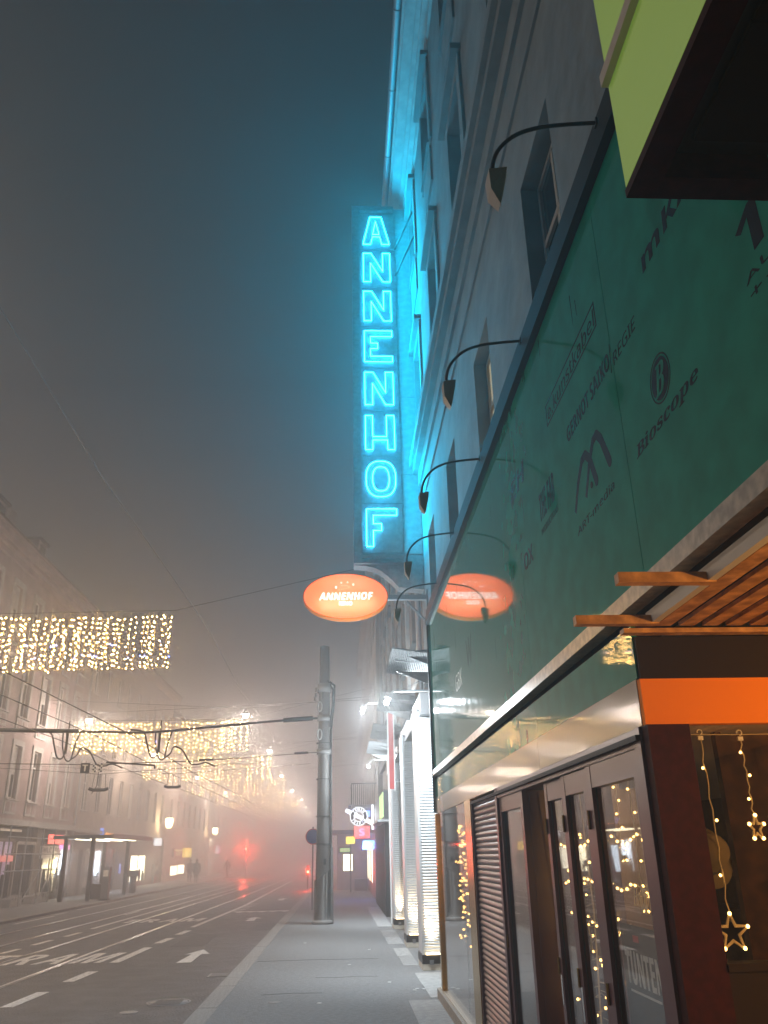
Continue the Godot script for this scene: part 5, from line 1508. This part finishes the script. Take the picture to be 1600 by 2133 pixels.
	mi(sp, "lettering", letters("S", 0.3, 0.26, 0.01), M.sign_pink, Vector3(0.9, 2.81, -39.992))
	bx(sp, "arm", 1.25, 1.5, 2.78, 2.84, -40.08, -40.02, M.dark_metal)
	var pg := thing("pharmacy_sign", "green over blue glowing sign below the red square sign", "sign", Vector3(1.4, 2.2, -40.5))
	bx(pg, "green_lit_box", 0.95, 1.48, 2.28, 2.45, -40.6, -40.5, M.sign_green)
	bx(pg, "blue_lit_box", 0.92, 1.48, 2.08, 2.26, -40.6, -40.5, M.sign_blue)
	bx(pg, "arm", 1.48, 1.5, 2.2, 2.26, -40.58, -40.52, M.dark_metal)
	omni(pg, Vector3(1.1, 2.2, -40.2), lin(0.1, 0.2, 1.0), 4.0, 0.2)
	var ys := thing("stop_sign_board", "yellow lit board with a green display beside the kiosk roof", "sign", Vector3(0.3, 2.4, -48.5))
	bx(ys, "yellow_lit_face", 0.22, 0.7, 2.42, 2.78, -48.6, -48.5, M.sign_yellow)
	bx(ys, "green_lit_display", -0.12, 0.42, 2.02, 2.2, -48.6, -48.5, M.sign_lime)
	bx(ys, "case", -0.2, 0.5, 1.95, 2.28, -48.7, -48.61, M.dark_metal)
	bx(ys, "post", 0.42, 0.5, 0.0, 2.42, -48.7, -48.62, M.dark_metal)
	var lg := thing("shop_sign", "lime green lit shop sign between the aluminium columns", "sign", Vector3(1.45, 3.4, -29.5))
	bx(lg, "lime_lit_face", FX - 0.01, FX + 0.015, 3.05, 3.85, -29.7, -32.4, M.sign_lime)
	var rb := thing("red_banner", "tall red lit banner sign with white edges on the aluminium shop front", "sign", Vector3(1.4, 3.5, -23.2))
	bx(rb, "red_face", 1.28, 1.41, 3.5, 5.55, -23.2, -23.3, M.red_paint)
	bx(rb, "white_edge", 1.245, 1.28, 0.25, 5.58, -23.18, -23.32, M.white_paint)
	bx(rb, "white_edge", 1.411, 1.44, 3.45, 5.58, -23.18, -23.32, M.white_paint)
	bx(rb, "arm", 1.441, 1.78, 4.4, 4.45, -23.24, -23.28, M.grey_metal)
	bx(rb, "arm", 1.441, 1.78, 3.7, 3.75, -23.24, -23.28, M.grey_metal)

# ---------------------------------------------------------------- lamps on the fronts
func lamps() -> void:
	var places := ["by the green light box", "second from the green light box", "third from the green light box", "fourth from the green light box", "at the far end of the green boards"]
	for k in 5:
		var z := -3.15 - 2.0 * k
		var at := Vector3(1.36, 5.42, z)
		var l := thing("gooseneck_lamp", "unlit curved arm lamp on the black rail, " + places[k], "lamp", at, "curved arm lamps on the black rail")
		var pts := []
		for q in [[1.345, 5.45], [1.2, 5.435], [1.05, 5.41], [0.94, 5.37], [0.86, 5.31], [0.80, 5.23], [0.77, 5.14], [0.765, 5.06]]:
			pts.append(Vector3(q[0], q[1], z) - at)
		mi(l, "arm", tube_mesh(smooth(pts, 3), 0.011, 8), M.dark_metal, at)
		bx(l, "base_plate", 1.338, 1.349, 5.43, 5.47, z - 0.02, z + 0.02, M.dark_metal)
		# wedge shaped head, turned to the boards
		var st := tool()
		var f := [Vector3(-0.05, 0.0, -0.055), Vector3(0.045, 0.015, -0.055), Vector3(0.045, 0.015, 0.055), Vector3(-0.05, 0.0, 0.055)]
		var d := [Vector3(-0.045, -0.12, -0.05), Vector3(0.0, -0.2, -0.03), Vector3(0.0, -0.2, 0.03), Vector3(-0.045, -0.12, 0.05)]
		quad(st, f[0], f[3], f[2], f[1]); quad(st, d[0], d[1], d[2], d[3])
		for i in 4:
			var j := (i + 1) % 4
			quad(st, f[i], f[j], d[j], d[i])
		mi(l, "head", done(st), M.lamp_shell, Vector3(0.785, 5.06, z))
		mi(l, "lens", slab_mesh([Vector2(-0.025, -0.08), Vector2(0.025, -0.08), Vector2(0.045, 0.08), Vector2(-0.045, 0.08)], Vector3.ZERO, Vector3(0, 0, -1), Vector3(0.21, 0.98, 0), 0.004), M.white_plastic, Vector3(0.812, 4.965, z))
		mi(l, "joint", ball(0.022, 8), M.dark_metal, Vector3(0.765, 5.06, z))
	# floodlights on arms before the aluminium columns
	var fl := [[0.84, 4.52, -15.1, "nearest the cinema boards"], [0.52, 5.16, -20.15, "on a long arm behind the first one"], [0.84, 4.45, -26.2, "beside the red banner"]]
	for q in fl:
		var at := Vector3(q[0], q[1], q[2])
		var l := thing("floodlight", "bright white floodlight on a thin arm, " + q[3], "floodlight", at, "floodlights on the aluminium shop front")
		mi(l, "arm", tube_mesh([Vector3(1.78, q[1] + 0.12, q[2]), Vector3(q[0] + 0.1, q[1] + 0.12, q[2]), Vector3(q[0] + 0.02, q[1] + 0.05, q[2])], 0.022, 8), M.white_paint)
		mi(l, "housing", tube_mesh([Vector3(0.02, 0.09, 0.03), Vector3(-0.01, 0.0, 0.02)], 0.06, 10), M.white_paint, at)
		var lamp := mi(l, "lamp_lens", ball(0.05, 10), M.lamp_cool, at + Vector3(-0.03, -0.08, 0))
		omni(l, at + Vector3(-0.03, -0.08, 0), lin(0.84, 0.94, 1.0), 8.0, 0.04)
		spot(l, at + Vector3(-0.03, -0.14, -0.02), Vector3(0.75, -2.4, -1.0), 62.0, lin(0.84, 0.94, 1.0), 26.0, 0.04)
		mi(l, "stay_wire", tube_mesh([Vector3(q[0] + 0.2, q[1] + 0.12, q[2]), Vector3(1.78, q[1] + 0.5, q[2] - 0.2)], 0.006, 4), M.grey_metal)
	# lamp of the entrance recess, just out of sight
	var r := thing("wall_lamp", "round orange lamp on the back wall of the entrance recess", "lamp", Vector3(4.6, 2.1, -1.3))
	mi(r, "arm", tube_mesh([Vector3(4.6, 2.1, -1.3), Vector3(3.75, 2.1, -1.3)], 0.02, 8), M.dark_metal)
	bx(r, "wall_plate", 4.585, 4.6, 2.0, 2.2, -1.38, -1.22, M.dark_metal)
	mi(r, "lamp_globe", ball(0.09, 12), M.lamp_orange, Vector3(3.7, 2.1, -1.3))
	omni(r, Vector3(3.7, 2.1, -1.3), lin(1.0, 0.52, 0.15), 9.0, 0.09)

# ---------------------------------------------------------------- things in the bar windows
func star_poly(R: float, r: float) -> Array:
	var p := []
	for k in 10:
		var a := PI / 2 + TAU * k / 10
		var q := R if k % 2 == 0 else r
		p.append(Vector3(cos(a) * q, sin(a) * q, 0))
	return p

func star_string(at: Vector3, drop: float, R: float, label: String, turn := 0.0, bulbs := 3) -> void:
	var s := thing("star_light", label, "star light", at, "star lights hung in the bar windows")
	var hook := []
	for k in 9: hook.append(Vector3(sin(k * 0.62) * 0.012, 0.03 - cos(k * 0.62) * 0.012, 0))
	mi(s, "hook", tube_mesh(hook, 0.003, 5), M.white_plastic, at)
	bx(s, "clip", at.x - 0.012, at.x + 0.012, at.y - 0.006, at.y + 0.012, at.z - 0.006, at.z + 0.006, M.white_plastic)
	var pts := []
	var n := 14
	for k in n + 1:
		pts.append(Vector3(sin(k * 2.3) * 0.005, -drop * k / n, cos(k * 1.7) * 0.004))
	mi(s, "cord", tube_mesh(pts, 0.0032, 5), M.clear_wire, at)
	for k in bulbs:
		var y := -drop * (0.18 + 0.62 * k / maxf(bulbs - 1, 1))
		mi(s, "lamp_bulb", ball(0.0068, 8), M.bulb_gold, at + Vector3(0.012 if k % 2 else -0.012, y, 0.004))
		mi(s, "twig", tube_mesh([Vector3(0, y, 0), Vector3(0.012 if k % 2 else -0.012, y, 0.004)], 0.002, 4), M.clear_wire, at)
	var outline := star_poly(R, R * 0.42)
	var c := at + Vector3(0, -drop - R, 0)
	var sn := node(s, "star", c)
	mi(sn, "tube_frame", tube_mesh(outline, 0.0055, 6, true), M.clear_wire, c)
	mi(sn, "tube_frame", tube_mesh(star_poly(R * 0.86, R * 0.34), 0.004, 6, true), M.clear_wire, c)
	for k in 5:
		mi(sn, "lamp_bulb", ball(0.0085, 8), M.bulb_gold, c + outline[k * 2] * 0.93 + Vector3(0, 0, 0.005))
	sn.rotation.y = turn

func window_things() -> void:
	# behind the recess window
	star_string(Vector3(1.675, 2.365, -3.87), 0.73, 0.08, "star light on a long cord in front of the dark glass, lowest of the window")
	star_string(Vector3(1.865, 2.36, -3.87), 0.33, 0.058, "star light on a short cord before the brown board", 0.5)
	star_string(Vector3(2.06, 2.36, -3.87), 0.55, 0.075, "star light right of the brown board behind the recess window")
	var wire := thing("hanging_wire", "thin wire along the top of the recess window carrying the hooks", "wire", Vector3(1.6, 2.39, -3.87))
	mi(wire, "wire", tube_mesh([Vector3(1.592, 2.385, -3.872), Vector3(1.87, 2.382, -3.872), Vector3(2.59, 2.384, -3.872)], 0.002, 4), M.clear_wire)
	var board := thing("wooden_board", "upright brown board standing behind the recess window", "board", Vector3(1.95, 0.1, -4.0))
	bx(board, "board", 1.83, 2.5, 0.1, 2.40, -3.99, -4.03, M.interior_wood)
	bx(board, "edge", 1.80, 1.828, 0.1, 2.41, -3.985, -4.035, M.interior_wood)
	var hat := thing("felt_hat", "pale felt hat hanging behind the recess window beside the long star cord", "hat", Vector3(1.66, 1.88, -3.98))
	var hm := mi(hat, "hat", lathe_mesh([Vector2(0.0, -0.005), Vector2(0.14, -0.012), Vector2(0.145, 0.0), Vector2(0.085, 0.008), Vector2(0.078, 0.05), Vector2(0.066, 0.10), Vector2(0.03, 0.118), Vector2(0.0, 0.115)], 24), M.felt, Vector3(1.655, 1.86, -3.99))
	hm.rotation = Vector3(1.25, 0.5, 0.2)
	var band := mi(hat, "hat_band", lathe_mesh([Vector2(0.086, 0.01), Vector2(0.088, 0.01), Vector2(0.085, 0.035), Vector2(0.083, 0.035)], 24), M.coat_dark, Vector3(1.655, 1.86, -3.99))
	band.rotation = hm.rotation
	mi(hat, "loop", tube_mesh([Vector3(1.655, 1.9, -4.0), Vector3(1.66, 2.42, -4.0)], 0.0015, 4), M.coat_dark)
	# seen through the street side panes
	var k := 0
	for q in [[1.56, 2.2, -4.15, 0.42, 0.06], [1.60, 2.2, -4.35, 0.75, 0.08], [1.56, 2.2, -4.62, 0.58, 0.07], [1.62, 2.2, -5.05, 0.36, 0.06], [1.58, 2.2, -5.25, 0.72, 0.08], [1.64, 2.2, -5.7, 0.45, 0.07], [1.60, 2.2, -5.9, 0.85, 0.09]]:
		star_string(Vector3(q[0], q[1] + 0.1, q[2]), q[3], q[4], ["star light on a short cord behind the wide pane by the corner post", "star light on a long cord behind the wide pane by the corner post", "star light over the black poster", "star light on a short cord behind the second door leaf", "star light on a long cord behind the second door leaf", "star light on a short cord behind the first door leaf", "star light on the longest cord behind the first door leaf"][k], PI / 2, 4)
		k += 1
	# garlands further inside: a lit twig tree and a row of warm bulbs
	var tr := thing("twig_tree", "little tree of golden lights in the window beside the bronze posts", "light tree", Vector3(1.50, 0.1, -11.1))
	mi(tr, "trunk", tube_mesh([Vector3(0, 0, 0), Vector3(0.02, 0.6, 0), Vector3(0, 1.9, 0)], 0.012, 6), M.interior_wood, Vector3(1.50, 0.1, -11.1))
	for i in 64:
		var y := rng.randf_range(0.75, 2.1)
		var a := rng.randf() * TAU
		var rr := rng.randf_range(0.05, 0.36) * (1.0 - 0.25 * absf(y - 1.2))
		var p := Vector3(cos(a) * rr * 0.2, y, sin(a) * rr * 1.3)
		mi(tr, "lamp_bulb", ball(0.0135, 6), M.bulb_gold, Vector3(1.50, 0.1, -11.1) + p)
		mi(tr, "twig", tube_mesh([Vector3(0, y - 0.12, 0), p], 0.003, 4), M.interior_wood, Vector3(1.50, 0.1, -11.1))
	for j in 3:
		var gy: float = [1.98, 1.74, 1.5][j]
		var gl := thing("light_garland", ["high garland of golden bulbs inside the bar", "middle garland of golden bulbs inside the bar", "low garland of golden bulbs inside the bar"][j], "garland", Vector3(1.6, gy, -5.3))
		var pts := []
		for i in 28:
			var p := Vector3(1.54 + 0.05 * j, gy - 0.05 * absf(sin(i * 0.62 + j)), -4.12 - 0.085 * i + rng.randf_range(-0.02, 0.02))
			pts.append(p)
			mi(gl, "lamp_bulb", ball(0.0085, 6), M.bulb_gold, p - Vector3(0, 0.012, 0))
		mi(gl, "cord", tube_mesh(pts, 0.004, 4), M.clear_wire)
	var cl := thing("light_cluster", "dense cluster of golden bulbs in the entrance beside the first door leaf", "light cluster", Vector3(1.75, 0.9, -6.25))
	mi(cl, "cord", tube_mesh([Vector3(1.72, 2.3, -6.2), Vector3(1.75, 1.5, -6.25), Vector3(1.7, 0.7, -6.2)], 0.006, 5), M.clear_wire)
	for i in 40:
		var y := rng.randf_range(0.75, 2.0)
		var p := Vector3(1.73 + rng.randf_range(-0.13, 0.13), y, -6.22 + rng.randf_range(-0.14, 0.14))
		mi(cl, "lamp_bulb", ball(0.010, 6), M.bulb_gold, p)
		mi(cl, "twig", tube_mesh([Vector3(1.73, y + 0.03, -6.22), p], 0.002, 4), M.clear_wire)
	var po := thing("poster", "black poster with the pale word TUNTEN behind the wide pane", "poster", Vector3(1.47, 0.3, -4.4))
	bx(po, "sheet", 1.462, 1.468, 0.95, 1.54, -4.76, -4.08, M.poster_black)
	bx(po, "stand", 1.469, 1.49, 0.1, 1.5, -4.5, -4.35, M.dark_metal)
	print_on(po, "lettering", "TUNTEN", 1.462, 1.345, -4.46, 0.15, 0.52, M.poster_grey, -1.0, "Droid Sans", 700, 0.0, 0.002)
	bx(po, "red_mark", 1.459, 1.4615, 1.465, 1.495, -4.56, -4.48, M.red_paint)
	bx(po, "small_print", 1.459, 1.4615, 1.235, 1.245, -4.68, -4.25, M.poster_grey)
	var hp := thing("window_lettering", "pale handwritten greeting Happy on the wide pane", "lettering", Vector3(1.41, 1.45, -4.2))
	print_on(hp, "lettering", "Happy", 1.412, 1.67, -4.19, 0.11, 0.26, M.clear_wire, -1.0, "Droid Serif", 400, 0.3, 0.002)
	var nt := thing("notice", "white notice sheet in a dark frame behind the pane by the bronze post", "notice", Vector3(1.5, 0.9, -9.9))
	bx(nt, "frame", 1.47, 1.485, 0.95, 1.5, -9.75, -10.15, M.dark_metal)
	bx(nt, "sheet", 1.465, 1.47, 0.99, 1.46, -9.79, -10.11, M.white_paint)
	bx(nt, "red_heading", 1.462, 1.4648, 1.4, 1.45, -9.82, -10.08, M.red_paint)

# ---------------------------------------------------------------- people and street furniture
func body_mesh(stride: float, lean: float) -> ArrayMesh:
	# joints with radii, joined by a smooth minimum and meshed as surface nets
	var B := []
	var add := func(a: Vector3, ra: float, b: Vector3, rb: float): B.append([a, ra, b, rb])
	add.call(Vector3(0.09, 0.93, 0), 0.10, Vector3(0.11, 0.50, stride * 0.5), 0.075)
	add.call(Vector3(0.11, 0.50, stride * 0.5), 0.072, Vector3(0.11, 0.09, stride * 0.9), 0.05)
	add.call(Vector3(0.11, 0.05, stride * 0.9 + 0.02), 0.05, Vector3(0.12, 0.045, stride * 0.9 - 0.15), 0.045)
	add.call(Vector3(-0.09, 0.93, 0), 0.10, Vector3(-0.10, 0.50, -stride * 0.6), 0.075)
	add.call(Vector3(-0.10, 0.50, -stride * 0.6), 0.072, Vector3(-0.10, 0.09, -stride * 0.7), 0.05)
	add.call(Vector3(-0.10, 0.05, -stride * 0.7 + 0.02), 0.05, Vector3(-0.11, 0.045, -stride * 0.7 - 0.15), 0.045)
	add.call(Vector3(0, 0.85, 0), 0.17, Vector3(0, 1.2, lean * 0.5), 0.165)
	add.call(Vector3(0.1, 1.38, lean), 0.12, Vector3(-0.1, 1.38, lean), 0.12)
	add.call(Vector3(0, 1.15, lean * 0.5), 0.15, Vector3(0, 1.36, lean), 0.15)
	add.call(Vector3(0, 1.42, lean), 0.065, Vector3(0, 1.56, lean * 1.2), 0.055)
	add.call(Vector3(0, 1.62, lean * 1.3 - 0.01), 0.095, Vector3(0, 1.70, lean * 1.3), 0.092)
	add.call(Vector3(0.2, 1.38, lean), 0.075, Vector3(0.27, 1.08, lean - stride * 0.3), 0.058)
	add.call(Vector3(0.27, 1.08, lean - stride * 0.3), 0.055, Vector3(0.24, 0.82, lean - stride * 0.5 - 0.06), 0.045)
	add.call(Vector3(-0.2, 1.38, lean), 0.075, Vector3(-0.27, 1.08, lean + stride * 0.25), 0.058)
	add.call(Vector3(-0.27, 1.08, lean + stride * 0.25), 0.055, Vector3(-0.25, 0.82, lean + stride * 0.2 - 0.05), 0.045)
	var h := 0.032
	var lo := Vector3(-0.4, -0.05, -0.5)
	var N := Vector3i(26, 60, 32)
	var f := PackedFloat32Array()
	f.resize((N.x + 1) * (N.y + 1) * (N.z + 1))
	var id := func(i: int, j: int, k: int) -> int: return (i * (N.y + 1) + j) * (N.z + 1) + k
	for i in N.x + 1:
		for j in N.y + 1:
			for k in N.z + 1:
				var p := lo + Vector3(i, j, k) * h
				var d := 9.0
				for s in B:
					var ab: Vector3 = s[2] - s[0]
					var t := clampf((p - s[0]).dot(ab) / ab.length_squared(), 0, 1)
					var e: float = p.distance_to(s[0] + ab * t) - lerpf(s[1], s[3], t)
					if e < d + 0.06:
						var m := clampf(0.5 + 0.5 * (d - e) / 0.05, 0, 1)
						d = lerpf(d, e, m) - 0.05 * m * (1 - m)
				f[id.call(i, j, k)] = d
	var vert := {}
	var st := tool()
	st.set_smooth_group(0)
	var at := func(i: int, j: int, k: int) -> Vector3:
		var key := Vector3i(i, j, k)
		if not vert.has(key):
			var sum := Vector3.ZERO
			var n := 0
			for e in [[0, 0, 0, 1, 0, 0], [0, 0, 0, 0, 1, 0], [0, 0, 0, 0, 0, 1], [1, 0, 0, 1, 1, 0], [1, 0, 0, 1, 0, 1], [0, 1, 0, 1, 1, 0], [0, 1, 0, 0, 1, 1], [0, 0, 1, 1, 0, 1], [0, 0, 1, 0, 1, 1], [1, 1, 0, 1, 1, 1], [1, 0, 1, 1, 1, 1], [0, 1, 1, 1, 1, 1]]:
				var a: float = f[id.call(i + e[0], j + e[1], k + e[2])]
				var b: float = f[id.call(i + e[3], j + e[4], k + e[5])]
				if (a < 0) != (b < 0):
					sum += Vector3(e[0], e[1], e[2]).lerp(Vector3(e[3], e[4], e[5]), a / (a - b))
					n += 1
			vert[key] = lo + (Vector3(i, j, k) + sum / maxi(n, 1)) * h
		return vert[key]
	for i in range(1, N.x):
		for j in range(1, N.y):
			for k in range(1, N.z):
				var a: float = f[id.call(i, j, k)]
				for ax in 3:
					var o := Vector3i(1 if ax == 0 else 0, 1 if ax == 1 else 0, 1 if ax == 2 else 0)
					var b: float = f[id.call(i + o.x, j + o.y, k + o.z)]
					if (a < 0) == (b < 0):
						continue
					var u := Vector3i(o.z, o.x, o.y); var v := Vector3i(o.y, o.z, o.x)
					var q := []
					for w in [Vector3i.ZERO, u, u + v, v]:
						q.append(at.call(i - w.x, j - w.y, k - w.z))
					if a < 0: quad(st, q[0], q[1], q[2], q[3])
					else: quad(st, q[3], q[2], q[1], q[0])
	return done(st)

func street_things() -> void:
	# scaffold fence before the mauve house
	var s := thing("scaffold", "thin scaffold of tubes before the dark shop front of the mauve house", "scaffold", Vector3(-14.6, 0, -43))
	var i := 0
	for z in [-39.5, -41.6, -43.8, -45.6, -47.2]:
		mi(s, "standard", tube_mesh([Vector3(-14.6, 0, z), Vector3(-14.6, 3.4, z)], 0.03, 6), M.galvanised)
	for y in [1.5, 2.2, 2.9]:
		mi(s, "ledger", tube_mesh([Vector3(-14.57, y, -39.2), Vector3(-14.57, y, -47.4)], 0.025, 6), M.galvanised)
	mi(s, "brace", tube_mesh([Vector3(-14.55, 0.1, -43.8), Vector3(-14.55, 1.5, -45.6)], 0.02, 6), M.galvanised)
	mi(s, "brace", tube_mesh([Vector3(-14.55, 0.1, -41.6), Vector3(-14.55, 1.5, -43.8)], 0.02, 6), M.galvanised)
	var names := ["white sagging debris bag at the foot of the scaffold nearest the street corner", "white debris bag beside the dark doorway", "white debris bag under the signboards"]
	for q in [[-38.6, 3.0], [-42.0, 1.4], [-45.2, 2.2]]:
		var b := thing("debris_bag", names[i], "bag", Vector3(-14.9, 0, q[0]), "debris bags")
		var pr := []
		for k in 15: pr.append(Vector2(lerpf(-q[1] / 2, q[1] / 2, k / 14.0), 0.32 + 0.1 * sin(k * 1.9) + 0.05 * sin(k * 4.1)))
		pr.append(Vector2(q[1] / 2 + 0.08, 0)); pr.append(Vector2(-q[1] / 2 - 0.08, 0))
		mi(b, "bag", slab_mesh(pr, Vector3(0, 0, 0), Vector3(0, 0, -1), Vector3(0, 1, 0), 0.4), M.soil_white, Vector3(-14.85, 0, q[0]))
		i += 1
	# tram shelter
	var h := thing("tram_shelter", "tram stop shelter with a flat lit roof on the far platform", "shelter", Vector3(-13, 0, -50))
	for q in [[-12.65, -45.6], [-12.65, -53.0], [-14.0, -45.6], [-14.0, -53.0]]:
		bx(h, "post", q[0] - 0.09, q[0] + 0.09, 0, 2.9, q[1] - 0.09, q[1] + 0.09, M.dark_metal)
	bx(h, "roof", -14.5, -11.6, 2.9, 3.05, -45.0, -54.0, M.dark_metal)
	bx(h, "roof_edge", -11.6, -11.5, 2.88, 3.1, -45.0, -54.0, M.grey_metal)
	for k in 3:
		bx(h, "lamp_strip", -12.2 - 0.75 * k, -12.12 - 0.75 * k, 2.86, 2.895, -46.0, -52.5, M.window_warm)
	area(h, Vector3(-12.9, 2.84, -49.5), Vector3(0, -1, 0), 1.6, 6.0, lin(1.0, 0.9, 0.7), 1.6)
	bx(h, "glass_back", -14.02, -14.0, 0.2, 2.4, -46.0, -52.6, M.glass)
	var bn := thing("planter_box", "dark low planter box between the shelter posts", "planter", Vector3(-12.9, 0, -48.1))
	mi(bn, "box", slab_mesh([Vector2(-0.42, 0), Vector2(0.42, 0), Vector2(0.47, 0.62), Vector2(0.3, 0.7), Vector2(-0.3, 0.72), Vector2(-0.47, 0.62)], Vector3(0, 0, 0.5), Vector3(1, 0, 0), Vector3(0, 1, 0), 1.0), M.coat_dark, Vector3(-12.85, 0, -48.1))
	bx(bn, "rim", -13.36, -12.34, 0.6, 0.66, -47.57, -48.63, M.dark_metal)
	var tm := thing("ticket_machine", "slim grey ticket machine at the platform edge by the shelter", "ticket machine", Vector3(-12.0, 0, -46.2))
	bx(tm, "case", -12.15, -11.8, 0, 1.55, -46.0, -46.4, M.grey_metal)
	bx(tm, "screen_lit", -12.1, -11.85, 1.1, 1.4, -45.985, -46.0, M.window_dim)
	bx(tm, "foot", -12.2, -11.75, 0, 0.08, -45.95, -46.45, M.dark_metal)
	var lb := thing("litter_bin", "grey litter bin with a lid in front of the warm lit shop window", "litter bin", Vector3(-12.7, 0, -55.2))
	mi(lb, "bin", lathe_mesh([Vector2(0, 0), Vector2(0.2, 0.0), Vector2(0.22, 0.9), Vector2(0.0, 0.9)], 12), M.grey_metal, Vector3(-12.7, 0, -55.2))
	bx(lb, "lid", -13.05, -12.35, 0.9, 1.25, -54.95, -55.45, M.grey_metal)
	# walkers in the fog
	var a := body_mesh(0.28, -0.03)
	var p1 := thing("person", "person in a dark coat walking along the far pavement in the fog", "person", Vector3(-11.95, 0, -74))
	mi(p1, "body", a, M.coat_dark, Vector3(-11.95, 0, -74))
	mi(p1, "coat_skirt", lathe_mesh([Vector2(0.25, 0.62), Vector2(0.215, 0.9), Vector2(0.19, 1.1)], 14), M.coat_dark, Vector3(-11.95, 0, -74))
	var p2 := thing("person", "person in a grey coat standing beside the walking one in the fog", "person", Vector3(-12.9, 0, -76.5))
	mi(p2, "body", body_mesh(0.06, 0.0), M.coat_dark, Vector3(-12.9, 0, -76.5))
	var p3 := thing("person", "person left of the red signal halo, faint in the fog", "person", Vector3(-11.2, 0, -88))
	mi(p3, "body", a, M.coat_dark, Vector3(-11.2, 0, -88)).rotation.y = 2.6
	# traffic signals
	var t := thing("traffic_light", "traffic light showing red over the tram tracks, with a wide red halo", "traffic light", Vector3(-9.7, -0.1, -90))
	mi(t, "post", tube_mesh([Vector3(-9.7, -0.1, -90.2), Vector3(-9.7, 2.9, -90.2)], 0.05, 8), M.dark_metal)
	bx(t, "housing", -9.86, -9.54, 1.85, 2.75, -90.25, -90.05, M.dark_metal)
	for k in 3:
		mi(t, "visor", lathe_mesh([Vector2(0.11, 0), Vector2(0.13, 0), Vector2(0.13, 0.14), Vector2(0.11, 0.14)], 14), M.dark_metal, Vector3(-9.7, 2.58 - 0.28 * k, -90.05)).rotation.x = PI / 2
	mi(t, "signal_lamp", ball(0.12, 10), M.signal_red, Vector3(-9.7, 2.58, -89.98))
	omni(t, Vector3(-9.7, 2.58, -89.98), lin(1.0, 0.05, 0.02), 190.0, 0.08)
	var c := thing("cycle_signal", "low red cycle signal half hidden behind the tram mast", "signal", Vector3(-2.15, 0, -55))
	mi(c, "post", tube_mesh([Vector3(-2.1, 0, -55.1), Vector3(-2.1, 1.35, -55.1)], 0.045, 8), M.dark_metal)
	bx(c, "housing", -2.2, -2.0, 0.75, 1.3, -55.12, -55.0, M.dark_metal)
	mi(c, "signal_lamp", ball(0.06, 10), M.signal_red, Vector3(-2.1, 0.95, -54.96))
	omni(c, Vector3(-2.1, 0.95, -54.96), lin(1.0, 0.05, 0.02), 14.0, 0.05)
	var rs := thing("round_sign", "round blue no-stopping sign on a thin post behind the tram mast", "road sign", Vector3(-1.15, 0, -34))
	mi(rs, "post", tube_mesh([Vector3(-1.12, 0, -34), Vector3(-1.12, 2.9, -34)], 0.03, 8), M.grey_metal)
	var d := []
	for k in 24: d.append(Vector2(cos(TAU * k / 24), sin(TAU * k / 24)) * 0.26)
	mi(rs, "disc", slab_mesh(d, Vector3(0, 0, 0.05), Vector3(1, 0, 0), Vector3(0, 1, 0), 0.015), M.blue_paint, Vector3(-1.12, 2.55, -34))
	var rim := []
	for k in 24: rim.append(Vector3(cos(TAU * k / 24) * 0.27, sin(TAU * k / 24) * 0.27, 0.05))
	mi(rs, "rim", tube_mesh(rim, 0.02, 5, true), M.red_paint, Vector3(-1.12, 2.55, -34))
